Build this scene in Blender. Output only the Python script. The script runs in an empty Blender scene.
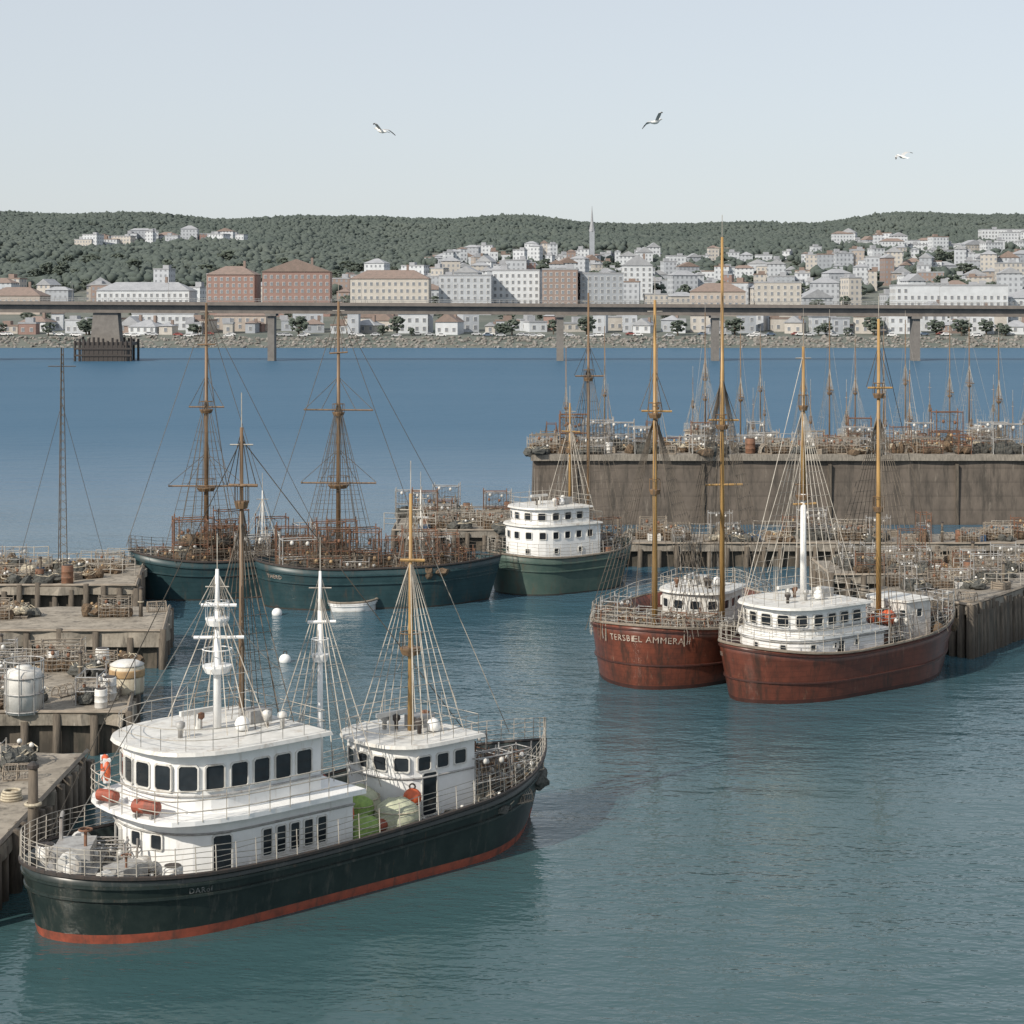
import bpy, bmesh, math, random
import numpy as np
from math import sin, cos, pi, radians, sqrt, atan2, hypot
random.seed(11); np.random.seed(5)
S=bpy.context.scene; COL=S.collection
F=1911.0; H=20.0; HY=300.0
def G(px,py,z=0.0):
    Y=(H-z)*F/(py-HY); return ((px-512)/F*Y, Y)
def XA(px,Y): return (px-512)/F*Y
def ZA(py,Y): return H-(py-HY)*Y/F
def U(a,b): return random.uniform(a,b)
# ------------------------------------------------------------------ mesh helper
class MB:
    def __init__(s): s.v=[]; s.f=[]; s.m=[]; s.mi=0
    def add(s,vs,fs):
        n=len(s.v); s.v+=[tuple(p) for p in vs]
        s.f+=[tuple(i+n for i in f) for f in fs]; s.m+=[s.mi]*len(fs); return s
    def box(s,x0,x1,y0,y1,z0,z1):
        return s.add([(x0,y0,z0),(x1,y0,z0),(x1,y1,z0),(x0,y1,z0),(x0,y0,z1),(x1,y0,z1),(x1,y1,z1),(x0,y1,z1)],
            [(0,3,2,1),(4,5,6,7),(0,1,5,4),(1,2,6,5),(2,3,7,6),(3,0,4,7)])
    def tube(s,p,q,r,r2=None,n=6,cap=True):
        if r2 is None: r2=r
        p=np.array(p,float); q=np.array(q,float); d=q-p; l=np.linalg.norm(d)
        if l<1e-6: return s
        d/=l; a=np.array((0,0,1.)) if abs(d[2])<.9 else np.array((1.,0,0))
        u=np.cross(d,a); u/=np.linalg.norm(u); w=np.cross(d,u); vs=[]
        for k in range(n):
            t=2*pi*k/n; vs.append(p+(u*cos(t)+w*sin(t))*r)
        for k in range(n):
            t=2*pi*k/n; vs.append(q+(u*cos(t)+w*sin(t))*r2)
        fs=[(k,(k+1)%n,n+(k+1)%n,n+k) for k in range(n)]
        if cap: fs+=[tuple(range(n))[::-1],tuple(range(n,2*n))]
        return s.add(vs,fs)
    def path(s,pts,r,n=4,closed=False):
        m=len(pts)
        for i in range(m if closed else m-1): s.tube(pts[i],pts[(i+1)%m],r,n=n,cap=False)
        return s
    def prism(s,poly,z0,z1,poly2=None):
        n=len(poly); poly2=poly2 or poly
        vs=[(x,y,z0) for x,y in poly]+[(x,y,z1) for x,y in poly2]
        return s.add(vs,[(k,(k+1)%n,n+(k+1)%n,n+k) for k in range(n)]+[tuple(range(n))[::-1],tuple(range(n,2*n))])
    def lathe(s,prof,n=14,c=(0,0,0)):
        vs=[];m=len(prof)
        for r,z in prof:
            for k in range(n): vs.append((c[0]+r*cos(2*pi*k/n),c[1]+r*sin(2*pi*k/n),c[2]+z))
        fs=[(j*n+k,j*n+(k+1)%n,(j+1)*n+(k+1)%n,(j+1)*n+k) for j in range(m-1) for k in range(n)]
        return s.add(vs,fs+[tuple(range(n))[::-1],tuple(range((m-1)*n,m*n))])
    def torus(s,c,R,r,axis='z',n=16,k=6):
        vs=[]
        for i in range(n):
            a=2*pi*i/n
            for j in range(k):
                b=2*pi*j/k; q=(R+r*cos(b)); x,y,z=q*cos(a),q*sin(a),r*sin(b)
                if axis=='y': x,y,z=x,z,y
                if axis=='x': x,y,z=z,x,y
                vs.append((c[0]+x,c[1]+y,c[2]+z))
        return s.add(vs,[(i*k+j,((i+1)%n)*k+j,((i+1)%n)*k+(j+1)%k,i*k+(j+1)%k) for i in range(n) for j in range(k)])
    def loft(s,rings,closed=True,cap=False):
        n=len(rings[0]); vs=[p for r in rings for p in r]; e=n if closed else n-1
        fs=[(j*n+k,j*n+(k+1)%n,(j+1)*n+(k+1)%n,(j+1)*n+k) for j in range(len(rings)-1) for k in range(e)]
        if cap: fs+=[tuple(range(n))[::-1],tuple(range((len(rings)-1)*n,len(rings)*n))]
        return s.add(vs,fs)
    def blob(s,c,r,jit=.2,lv=1):
        v,f=ICO[lv]; q=v*(1+np.random.uniform(-jit,jit,(len(v),1)))*np.array(r)+np.array(c)
        return s.add([tuple(p) for p in q],f)
    def build(s,name,mats,parent=None,smooth=False,loc=None):
        me=bpy.data.meshes.new(name); me.from_pydata(s.v,[],s.f)
        if not isinstance(mats,(list,tuple)): mats=[mats]
        for m in mats: me.materials.append(m)
        if len(mats)>1: me.polygons.foreach_set('material_index',s.m)
        bm=bmesh.new(); bm.from_mesh(me); bmesh.ops.recalc_face_normals(bm,faces=bm.faces); bm.to_mesh(me); bm.free()
        if smooth: me.polygons.foreach_set('use_smooth',[True]*len(me.polygons))
        o=bpy.data.objects.new(name,me); COL.objects.link(o)
        if parent: o.parent=parent
        if loc: o.location=loc
        return o
def mkico(lv):
    bm=bmesh.new(); bmesh.ops.create_icosphere(bm,subdivisions=lv,radius=1)
    v=np.array([p.co[:] for p in bm.verts]); f=[tuple(x.index for x in g.verts) for g in bm.faces]; bm.free(); return v,f
ICO={0:mkico(1),1:mkico(2),2:mkico(3)}
# ------------------------------------------------------------------ object helpers
def thing(name,label,cat,loc=(0,0,0),rz=0.0,group=None):
    o=bpy.data.objects.new(name,None); COL.objects.link(o); o.empty_display_size=.2
    o.location=loc; o.rotation_euler=(0,0,rz); o['label']=label; o['category']=cat
    if group: o['group']=group
    return o
def struct(o,kind='structure'): o['kind']=kind; return o
def copy_tree(o,parent=None):
    c=o.copy(); COL.objects.link(c)
    if parent: c.parent=parent
    for ch in list(o.children): copy_tree(ch,c)
    return c
ORD=['first','second','third','fourth','fifth','sixth','seventh','eighth','ninth','tenth','eleventh','twelfth']
def nth(i):
    if i<12: return ORD[i]
    k=i+1; return '%d%s'%(k,'th' if 10<k%100<14 else {1:'st',2:'nd',3:'rd'}.get(k%10,'th'))
REG={}
def reg(o,template,cat,group): REG.setdefault((template,group),[]).append(o); o['category']=cat
def finish_labels():
    for (tp,g),lst in REG.items():
        lst.sort(key=lambda o:o.location.x/max(o.location.y,1))
        for i,o in enumerate(lst):
            if len(lst)==1: o['label']=tp
            else: o['label']=tp+', '+nth(i)+' from left'; o['group']=g
# ------------------------------------------------------------------ materials
def mat(name,c1,c2=None,rough=.6,scale=3.0,stretch=(1,1,1),bump=0.0,metal=0.0,dirt=None,spec=.5,dscale=.8,plank=0.0,damt=.85,pk=.6):
    m=bpy.data.materials.new(name); m.use_nodes=True; nt=m.node_tree; N=nt.nodes; Lk=nt.links
    b=N['Principled BSDF']; b.inputs['Roughness'].default_value=rough; b.inputs['Metallic'].default_value=metal
    b.inputs['Specular IOR Level'].default_value=spec
    if c2 is None: c2=tuple(x*.72 for x in c1)
    tc=N.new('ShaderNodeTexCoord'); mp=N.new('ShaderNodeMapping'); mp.inputs['Scale'].default_value=stretch
    Lk.new(tc.outputs['Object'],mp.inputs['Vector'])
    n1=N.new('ShaderNodeTexNoise'); n1.inputs['Scale'].default_value=scale; n1.inputs['Detail'].default_value=3; n1.inputs['Roughness'].default_value=.7
    Lk.new(mp.outputs['Vector'],n1.inputs['Vector'])
    r=N.new('ShaderNodeValToRGB'); r.color_ramp.elements[0].position=.36; r.color_ramp.elements[1].position=.66
    r.color_ramp.elements[0].color=(*c1,1); r.color_ramp.elements[1].color=(*c2,1)
    Lk.new(n1.outputs['Fac'],r.inputs['Fac']); out=r.outputs['Color']; hgt=n1.outputs['Fac']
    def blend(fac,col):
        nonlocal out
        mx=N.new('ShaderNodeMix'); mx.data_type='RGBA'; Lk.new(fac,mx.inputs[0]); Lk.new(out,mx.inputs[6]); mx.inputs[7].default_value=(*col,1); out=mx.outputs[2]
    if plank:
        sp=N.new('ShaderNodeSeparateXYZ'); Lk.new(tc.outputs['Object'],sp.inputs[0])
        d=N.new('ShaderNodeMath'); d.operation='DIVIDE'; Lk.new(sp.outputs[2],d.inputs[0]); d.inputs[1].default_value=plank
        f=N.new('ShaderNodeMath'); f.operation='FRACT'; Lk.new(d.outputs[0],f.inputs[0])
        l=N.new('ShaderNodeMapRange'); l.inputs[1].default_value=.0; l.inputs[2].default_value=.2; l.inputs[3].default_value=pk; l.inputs[4].default_value=0; Lk.new(f.outputs[0],l.inputs[0])
        blend(l.outputs[0],tuple(x*.3 for x in c2))
    if dirt:
        for j,(dc,th) in enumerate(dirt if isinstance(dirt[0][0],tuple) else (dirt,)):
            mp2=N.new('ShaderNodeMapping'); mp2.inputs['Scale'].default_value=(2.2,2.2,.35); mp2.inputs['Location'].default_value=(j*7.3,j*3.1,j); Lk.new(tc.outputs['Object'],mp2.inputs['Vector'])
            n2=N.new('ShaderNodeTexNoise'); n2.inputs['Scale'].default_value=dscale*(1+.6*j); n2.inputs['Detail'].default_value=5; n2.inputs['Roughness'].default_value=.75
            Lk.new(mp2.outputs['Vector'],n2.inputs['Vector'])
            r2=N.new('ShaderNodeValToRGB'); r2.color_ramp.elements[0].position=th; r2.color_ramp.elements[1].position=th+.16
            r2.color_ramp.elements[1].color=(damt,damt,damt,1); r2.color_ramp.elements[0].color=(0,0,0,1)
            Lk.new(n2.outputs['Fac'],r2.inputs['Fac']); blend(r2.outputs['Color'],dc)
    Lk.new(out,b.inputs['Base Color'])
    if bump:
        bp=N.new('ShaderNodeBump'); bp.inputs['Strength'].default_value=bump; bp.inputs['Distance'].default_value=.1
        Lk.new(hgt,bp.inputs['Height']); Lk.new(bp.outputs['Normal'],b.inputs['Normal'])
    return m
def facade(name,c,cw=(.22,.235,.26),su=2.9,sv=3.1):
    m=mat(name,c,tuple(x*.86 for x in c),rough=.8,scale=.25); nt=m.node_tree; N=nt.nodes; Lk=nt.links; b=N['Principled BSDF']
    src=b.inputs['Base Color'].links[0].from_socket
    tc=N.new('ShaderNodeTexCoord'); sp=N.new('ShaderNodeSeparateXYZ'); Lk.new(tc.outputs['Object'],sp.inputs[0])
    def Mx(op,a,bv):
        q=N.new('ShaderNodeMath'); q.operation=op
        for i,x in enumerate((a,bv)):
            if x is None: continue
            if isinstance(x,(int,float)): q.inputs[i].default_value=x
            else: Lk.new(x,q.inputs[i])
        return q.outputs[0]
    u=Mx('FRACT',Mx('DIVIDE',Mx('ADD',sp.outputs[0],sp.outputs[1]),su),None); v=Mx('FRACT',Mx('DIVIDE',sp.outputs[2],sv),None)
    k=Mx('MULTIPLY',Mx('MULTIPLY',Mx('GREATER_THAN',u,.3),Mx('LESS_THAN',u,.72)),Mx('MULTIPLY',Mx('GREATER_THAN',v,.32),Mx('LESS_THAN',v,.82)))
    mx=N.new('ShaderNodeMix'); mx.data_type='RGBA'; Lk.new(k,mx.inputs[0]); Lk.new(src,mx.inputs[6]); mx.inputs[7].default_value=(*cw,1)
    Lk.new(mx.outputs[2],b.inputs['Base Color']); return m
M={}
RUST=(.16,.085,.05)
M['black']=mat('black_green_hull_paint',(.014,.022,.021),(.026,.036,.033),.34,1.2,dirt=(((.08,.078,.068),.54),((.13,.075,.045),.62)),dscale=1.1)
M['redbot']=mat('red_antifouling',(.34,.08,.045),(.19,.055,.035),.6,2,dirt=((.08,.05,.04),.52))
M['teal']=mat('dark_teal_hull_paint',(.016,.043,.05),(.027,.06,.067),.42,1,dirt=(((.065,.06,.05),.53),((.13,.075,.045),.6)),plank=.3,pk=.4)
M['tealbot']=mat('dark_boot_paint',(.025,.035,.032),(.055,.038,.03),.6,2)
M['green']=mat('grey_green_hull_paint',(.048,.085,.072),(.075,.11,.092),.5,1,dirt=(((.1,.085,.06),.52),((.14,.08,.05),.62)))
M['red']=mat('rusty_red_hull_paint',(.175,.052,.03),(.1,.034,.022),.32,1.2,dirt=(((.045,.026,.019),.49),((.27,.16,.11),.6)),plank=.27,pk=.3,dscale=1)
M['red2']=mat('brown_red_hull_paint',(.145,.046,.029),(.088,.031,.021),.32,1.2,dirt=(((.04,.025,.019),.49),((.24,.145,.1),.6)),plank=.27,pk=.3,dscale=1)
M['maroon']=mat('dark_maroon_bottom',(.07,.024,.018),(.04,.019,.015),.5,2)
M['deck']=mat('weathered_deck',(.24,.205,.165),(.14,.12,.1),.8,2,(.3,3,1),.2,dirt=(RUST,.62))
M['white']=mat('white_ship_paint',(.82,.82,.81),(.75,.75,.74),.4,1.5,dirt=(((.55,.51,.46),.57),((.4,.28,.2),.66)),dscale=1.6,damt=.65)
M['white2']=mat('dull_white_paint',(.66,.65,.62),(.53,.52,.49),.5,2,dirt=((.36,.3,.24),.55))
M['cream']=mat('cream_tank_paint',(.62,.56,.44),(.5,.44,.33),.55,2,dirt=((.3,.22,.15),.55))
M['tan']=mat('tan_tank_band',(.42,.28,.14),(.3,.2,.11),.6,3)
M['letter']=mat('worn_white_lettering',(.55,.5,.43),(.28,.18,.13),.7,7)
M['faint']=mat('faded_grey_lettering',(.26,.26,.25),(.07,.075,.07),.7,9)
M['wood']=mat('brown_spar',(.21,.13,.07),(.12,.078,.045),.5,3,(1,1,.15))
M['gold']=mat('golden_spar',(.42,.26,.095),(.26,.155,.06),.45,3,(1,1,.15))
M['rig']=mat('tarred_rigging',(.14,.115,.09),(.075,.064,.052),.8,2)
M['rigl']=mat('pale_rigging',(.46,.43,.38),(.26,.235,.2),.7,2)
M['steel']=mat('galvanised_steel',(.4,.4,.39),(.27,.26,.25),.5,4,metal=.1,dirt=(RUST,.58))
M['dark']=mat('dark_iron',(.035,.033,.032),(.06,.045,.038),.6,4)
M['glass']=mat('dark_window_glass',(.015,.02,.025),(.03,.036,.042),.08,1)
M['orange']=mat('orange_plastic',(.6,.11,.035),(.42,.09,.035),.5,4)
M['rust']=mat('rusted_metal',(.22,.105,.06),(.12,.068,.045),.8,5,bump=.2)
M['blue']=mat('blue_plastic',(.06,.12,.22),(.05,.09,.16),.5,4)
M['cwood']=mat('grey_weathered_wood',(.29,.245,.195),(.16,.135,.108),.85,3,(.4,.4,4),.2)
M['net']=mat('brown_net',(.17,.115,.07),(.075,.055,.038),.95,9,bump=.8)
M['netk']=mat('dark_grey_net',(.11,.11,.1),(.05,.052,.048),.95,9,bump=.8)
M['netg']=mat('lime_green_cover',(.26,.37,.1),(.17,.26,.08),.9,6,bump=.4)
M['netp']=mat('pale_beige_green_cover',(.46,.47,.34),(.34,.36,.26),.85,5,bump=.4)
M['rope']=mat('pale_rope',(.5,.45,.34),(.34,.29,.22),.9,8)
M['rubber']=mat('black_rubber',(.015,.015,.016),(.03,.03,.03),.8,4)
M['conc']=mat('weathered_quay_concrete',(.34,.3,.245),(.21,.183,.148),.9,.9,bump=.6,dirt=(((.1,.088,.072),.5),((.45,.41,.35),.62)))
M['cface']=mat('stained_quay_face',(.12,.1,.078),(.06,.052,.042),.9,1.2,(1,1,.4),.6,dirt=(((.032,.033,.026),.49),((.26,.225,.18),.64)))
M['wallf']=mat('harbour_wall_stone',(.14,.116,.096),(.092,.077,.064),.9,.7,(1,1,.5),.5,dirt=(((.05,.044,.037),.49),((.23,.2,.165),.6)),dscale=.6,plank=1.24,pk=.3)
M['pile']=mat('wet_timber_pile',(.14,.115,.088),(.065,.055,.045),.85,3,(2,2,.3),.4)
M['planks']=mat('pier_planks',(.28,.25,.21),(.165,.147,.123),.85,2,(4,.5,1),.3,dirt=((.09,.08,.07),.53))
M['asph']=mat('bridge_girder_paint',(.19,.165,.145),(.14,.122,.11),.8,.4)
M['bpier']=mat('bridge_pier_concrete',(.2,.185,.17),(.15,.138,.128),.9,.5)
M['leaf']=mat('distant_foliage',(.063,.082,.073),(.088,.107,.094),.95,.012)  # greyed and paled: distance haze is painted into the foliage colour
M['leaf2']=mat('tree_foliage',(.06,.078,.064),(.092,.11,.085),.95,.5)
M['bark']=mat('tree_bark',(.1,.08,.06),(.06,.05,.04),.9,3)
M['land']=mat('hill_ground',(.085,.102,.088),(.15,.155,.135),.95,.02)
M['rock']=mat('breakwater_rock',(.27,.255,.235),(.16,.15,.135),.9,.4,dirt=((.08,.075,.065),.5),dscale=.2)
M['roofr']=mat('brown_tile_roof',(.24,.18,.155),(.19,.15,.13),.85,.5)
M['roofg']=mat('grey_roof',(.34,.35,.37),(.27,.28,.3),.85,.4)
M['feather']=mat('white_feathers',(.78,.78,.76),(.68,.68,.66),.8,6)
M['fgrey']=mat('grey_wing_feathers',(.5,.5,.5),(.4,.4,.4),.8,6)
M['beak']=mat('yellow_beak',(.6,.4,.05),(.5,.32,.05),.5,6)
WC={'white':(.56,.585,.615),'pale grey':(.44,.465,.5),'cream':(.5,.47,.43),'tan':(.41,.36,.32),'red brick':(.29,.19,.165),'brown brick':(.28,.215,.19),'grey':(.34,.365,.4),'beige':(.46,.435,.4)}  # wall tones with far-shore haze mixed in, paler and bluer
FAC={k:facade('facade_'+k.replace(' ','_'),c) for k,c in WC.items()}
PLN={k:mat('wall_'+k.replace(' ','_'),c,tuple(x*.85 for x in c),.8,.25) for k,c in WC.items()}
M['tglass']=mat('hazy_town_window_glass',(.16,.175,.2),(.23,.24,.26),.3,.5)  # glass lightened to carry the haze in its colour
# ------------------------------------------------------------------ world, sun, camera
w=bpy.data.worlds.new('World'); S.world=w; w.use_nodes=True; nt=w.node_tree
bg=nt.nodes['Background']; sk=nt.nodes.new('ShaderNodeTexSky'); sk.sky_type='NISHITA'; sk.sun_disc=False
sd=np.array((-.6,-.6,.6)); sd/=np.linalg.norm(sd)
EL=math.asin(sd[2]); AZ=atan2(sd[0],sd[1])
sk.sun_elevation=EL; sk.sun_rotation=AZ%(2*pi); sk.air_density=1.0; sk.dust_density=1.0; sk.ozone_density=2.0
hs=nt.nodes.new('ShaderNodeHueSaturation'); hs.inputs['Saturation'].default_value=.65; hs.inputs['Value'].default_value=1.0
mxs=nt.nodes.new('ShaderNodeMix'); mxs.data_type='RGBA'; mxs.inputs[0].default_value=.6; mxs.inputs[7].default_value=(6.3,6.7,7.1,1)
nt.links.new(sk.outputs[0],hs.inputs['Color']); nt.links.new(hs.outputs[0],mxs.inputs[6]); nt.links.new(mxs.outputs[2],bg.inputs['Color']); bg.inputs['Strength'].default_value=.118
sl=bpy.data.lights.new('sun','SUN'); sl.energy=4.6; sl.angle=radians(.5); sl.color=(1,.92,.8)
so=bpy.data.objects.new('sun',sl); COL.objects.link(so); so.rotation_euler=(pi/2-EL,0,-AZ+pi); so.location=(-60,-60,90)
cam=bpy.data.cameras.new('camera'); co=bpy.data.objects.new('camera',cam); COL.objects.link(co)
co.location=(0,0,H); co.rotation_euler=(pi/2,0,0); cam.lens=36*F/1024; cam.sensor_width=36; cam.shift_y=-(512-HY)/1024
cam.clip_end=20000; cam.clip_start=1; S.camera=co
S.view_settings.view_transform='Standard'; S.view_settings.look='None'; S.view_settings.exposure=0
# ------------------------------------------------------------------ water
wm=bpy.data.materials.new('harbour_water'); wm.use_nodes=True; nt=wm.node_tree; N=nt.nodes; Lk=nt.links; b=N['Principled BSDF']
b.inputs['IOR'].default_value=1.33
tc=N.new('ShaderNodeTexCoord')
def wn(scale,st,det=3):
    mp=N.new('ShaderNodeMapping'); mp.inputs['Scale'].default_value=st; mp.inputs['Rotation'].default_value=(0,0,.25); Lk.new(tc.outputs['Object'],mp.inputs['Vector'])
    n=N.new('ShaderNodeTexNoise'); n.inputs['Scale'].default_value=scale; n.inputs['Detail'].default_value=det; Lk.new(mp.outputs['Vector'],n.inputs['Vector']); return n.outputs['Fac']
patch=wn(.03,(.4,1,1),3)
r=N.new('ShaderNodeValToRGB'); r.color_ramp.elements[0].position=.35; r.color_ramp.elements[1].position=.68
r.color_ramp.elements[0].color=(.034,.078,.083,1); r.color_ramp.elements[1].color=(.052,.098,.112,1)
Lk.new(patch,r.inputs['Fac'])
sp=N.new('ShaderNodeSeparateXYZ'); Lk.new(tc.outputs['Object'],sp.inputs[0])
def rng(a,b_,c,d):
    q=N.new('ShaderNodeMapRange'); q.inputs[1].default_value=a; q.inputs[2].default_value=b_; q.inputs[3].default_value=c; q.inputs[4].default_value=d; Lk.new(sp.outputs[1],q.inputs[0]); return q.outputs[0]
mx=N.new('ShaderNodeMix'); mx.data_type='RGBA'; Lk.new(rng(70,210,0,1),mx.inputs[0]); Lk.new(r.outputs[0],mx.inputs[6]); mx.inputs[7].default_value=(.05,.118,.19,1)  # bluer with distance: the waves' reflected tone painted into the base colour
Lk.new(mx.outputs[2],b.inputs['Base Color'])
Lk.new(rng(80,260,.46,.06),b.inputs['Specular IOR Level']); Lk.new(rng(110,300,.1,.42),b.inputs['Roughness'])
ms=N.new('ShaderNodeMapRange'); ms.inputs[1].default_value=.38; ms.inputs[2].default_value=.6; ms.inputs[3].default_value=.4; ms.inputs[4].default_value=1.0; Lk.new(patch,ms.inputs[0])
prev=None
for scl,st,dist,dt in ((.3,(.5,1,1),.24,1),(1.6,(.55,1,1),.11,2),(5.5,(.6,1,1),.035,1)):
    bp=N.new('ShaderNodeBump'); bp.inputs['Distance'].default_value=dist; Lk.new(ms.outputs[0],bp.inputs['Strength'])
    Lk.new(wn(scl,st,dt),bp.inputs['Height'])
    if prev: Lk.new(prev,bp.inputs['Normal'])
    prev=bp.outputs['Normal']
Lk.new(prev,b.inputs['Normal'])
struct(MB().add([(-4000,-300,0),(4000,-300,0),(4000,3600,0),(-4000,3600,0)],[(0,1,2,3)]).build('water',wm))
# ------------------------------------------------------------------ far terrain
PY=[780,800,815,900,1000,1100,1250,1450,1700,2000,2300,2600,3000,3500]
PZ=[-3,.5,4,8,13,20,33,47,65,87,108,130,95,40]
def terr(x,y):
    z=float(np.interp(y,PY,PZ)); px=512+x/y*F
    k=float(np.interp(px,[-200,0,300,430,700,820,900,1024,1200],[1.03,1.02,1.0,.965,.935,.93,.99,1.02,1.04]))
    k2=1+(k-1)*min(1,max(0,(y-1000)/800)); q=min(1,max(0,(y-900)/600))
    return z*k2+q*(3*sin(x/95+y/300)+2.5*sin(x/41+1.3)+2*sin(y/120))
nx,ny=80,70; xs=np.linspace(-1500,1500,nx); ys=np.concatenate([np.linspace(780,1100,20),np.linspace(1120,3500,ny-20)])
mb=MB(); mb.add([(x,y,terr(x,y)) for y in ys for x in xs],[(j*nx+i,j*nx+i+1,(j+1)*nx+i+1,(j+1)*nx+i) for j in range(ny-1) for i in range(nx-1)])
struct(mb.build('hills',M['land'],smooth=True))
def merged(name,items,m,variants,smooth=False):
    V=[];FF=[];n=0
    base,fc=variants; fa=np.array(fc)
    for c,rr,jit in items:
        q=base*(1+np.random.uniform(-jit,jit,(len(base),1)))*np.array(rr)+np.array(c); V.append(q); FF.append(fa+n); n+=len(base)
    V=np.concatenate(V); FF=np.concatenate(FF)
    me=bpy.data.meshes.new(name); me.from_pydata(V.tolist(),[],FF.tolist()); me.materials.append(m)
    if smooth: me.polygons.foreach_set('use_smooth',[True]*len(me.polygons))
    o=bpy.data.objects.new(name,me); COL.objects.link(o); return o
items=[]
def wooded(px,y):
    if y>1780: return 1.0
    if px<330: return 1.0 if y>1130 else .0
    if px<430: return 1.0 if y>1420 else .3
    if px<650: return .9 if y>1700 else .16
    if px<835: return .95 if y>1480 else .2
    return .85 if y>1820 else .28
cnt=0
while cnt<34000:
    y=1130+(2640-1130)*(random.random()**.75); px=U(-100,1130); x=XA(px,y)
    if random.random()>wooded(px,y): continue
    if 75<px<250 and 1640<y<1760 and random.random()<.85: continue
    cnt+=1
    g=.5+.5*sin(x/37+2*sin(y/53))*sin(y/61+x/90)
    hh=U(1.5,3.5)+4*g*U(.6,1.1); rr=U(1.5,3.3)
    items.append(((x,y,terr(x,y)+hh*.6),(rr*U(.8,1.9),rr,hh*.6),.35))
struct(merged('forest',items,M['leaf'],ICO[0],True),'stuff')
items=[]
for i in range(3600):
    x=U(-340,340); k=random.random(); y=797+18*k
    s=U(.4,1.1); items.append(((x,y,-.2+4.3*k+U(-.3,.4)),(s*U(.8,1.4),s,s*U(.6,.9)),.28))
struct(merged('breakwater_rocks',items,M['rock'],ICO[0]),'stuff')
# ------------------------------------------------------------------ buildings
WINS={}
def building(cx,D,bw,bd,h,col,roof='flat',detail=False,rz=0.0,tpl='',group='',roofm='roofg'):
    zb=terr(cx,D)
    t=thing('town_building',tpl,'building',(cx,D,zb),rz); reg(t,tpl,'building',group)
    MB().box(-bw/2,bw/2,-bd/2,bd/2,-5,h).build('wall',PLN[col] if detail else FAC[col],t)
    rb=MB(); e=.5
    if roof=='flat':
        rb.box(-bw/2-.2,bw/2+.2,-bd/2-.2,bd/2+.2,h,h+.7)
        q=U(-bw/3,bw/3); rb.box(q-1.8,q+1.8,-1.5,2,h+.69,h+U(2,3.2))
    elif roof=='hip':
        r=min(bw,bd)*.28; a=max(0,bw/2-bd/2)
        rb.add([(-bw/2-e,-bd/2-e,h),(bw/2+e,-bd/2-e,h),(bw/2+e,bd/2+e,h),(-bw/2-e,bd/2+e,h),(-a,0,h+r),(a,0,h+r)],[(0,1,5,4),(1,2,5),(2,3,4,5),(3,0,4),(0,3,2,1)])
    else:
        r=min(bw,bd)*.4
        rb.add([(-bw/2-e,-bd/2-e,h),(bw/2+e,-bd/2-e,h),(bw/2+e,bd/2+e,h),(-bw/2-e,bd/2+e,h),(0,-bd/2-e,h+r),(0,bd/2+e,h+r)],[(0,1,4),(2,3,5),(0,4,5,3),(1,2,5,4),(0,3,2,1)])
    ro=rb.build('roof',M[roofm],t)
    if roof!='flat' and detail: MB().box(bw*.2,bw*.2+1.2,-.6,.6,h,h+min(bw,bd)*.45).build('chimney',M['roofr'],ro)
    if detail:
        if 'w' not in WINS:
            mb=MB(); mb.mi=0; mb.box(-.75,.75,-.12,.1,-.95,.95); mb.mi=1; mb.box(-.62,.62,-.17,-.12,-.82,.82)
            first=mb.build('window',[M['white2'],M['tglass']],t); WINS['w']=first.data
        else: first=None
        nf=max(1,int(h/3.2)); nc=max(1,int(bw/3.0)); ns=max(1,int(bd/3.4)); cntw=0
        for f in range(nf):
            for c in range(nc):
                if cntw>=90: break
                if first: o=first; first=None
                else:
                    o=bpy.data.objects.new('window',WINS['w']); COL.objects.link(o); o.parent=t
                o.location=(-bw/2+bw*(c+.5)/nc,-bd/2,1.9+f*(h-1)/nf); cntw+=1
            for c in range(ns if rz<-.05 or cx>30 else 0):
                if cntw>=96: break
                o=bpy.data.objects.new('window',WINS['w']); COL.objects.link(o); o.parent=t
                o.location=(-bw/2,-bd/2+bd*(c+.5)/ns,1.9+f*(h-1)/nf); o.rotation_euler=(0,0,-pi/2); cntw+=1
    return t
RN={'flat':'flat roofed','hip':'hip roofed','gable':'gabled'}
def hero(p0,p1,yt,D,col,roof,rm='roofg',lab='',bd=None):
    cx=XA((p0+p1)/2,D); bw=(p1-p0)/F*D; zt=ZA(yt,D); zb=terr(cx,D); h=zt-zb
    if roof!='flat': h-=min(bw,bd or 16)*.25
    return building(cx,D,bw,bd or 16,max(4,h),col,roof,True,U(-.12,.05),lab,'landmark buildings of the town',rm)
hero(-10,46,288,985,'tan','hip','roofr','tan hip roofed block at the far left above the bridge')
hero(100,194,283,1000,'white','hip','roofg','long low white terrace above the left part of the bridge')
hero(210,258,267,985,'red brick','hip','roofr','narrower red brick block left of the gabled brick hall')
hero(264,331,264,975,'red brick','gable','roofr','red brick hall with broad gable above the bridge')
hero(352,430,271,975,'cream','hip','roofr','cream mansion block with brown hip roof above the bridge')
hero(440,492,276,985,'pale grey','flat','roofg','pale grey flat block just right of the cream mansion block')
hero(494,541,271,1000,'white','flat','roofg','white modern block left of the brown brick warehouse')
hero(543,578,270,985,'brown brick','flat','roofg','brown brick warehouse tower beside the white modern block')
hero(579,622,274,990,'grey','flat','roofg','grey office block just right of brown brick warehouse tower')
hero(622,652,259,1120,'white','gable','roofg','white chapel with grey gable roof behind grey office block')
hero(690,745,284,990,'tan','hip','roofr','tan hip roofed block behind the tallest golden mast')
hero(755,800,283,985,'beige','flat','roofg','beige flat block right of the tallest golden mast')
hero(893,1003,286,930,'white','flat','roofg','big white waterfront hall with many windows at right',20)
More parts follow.
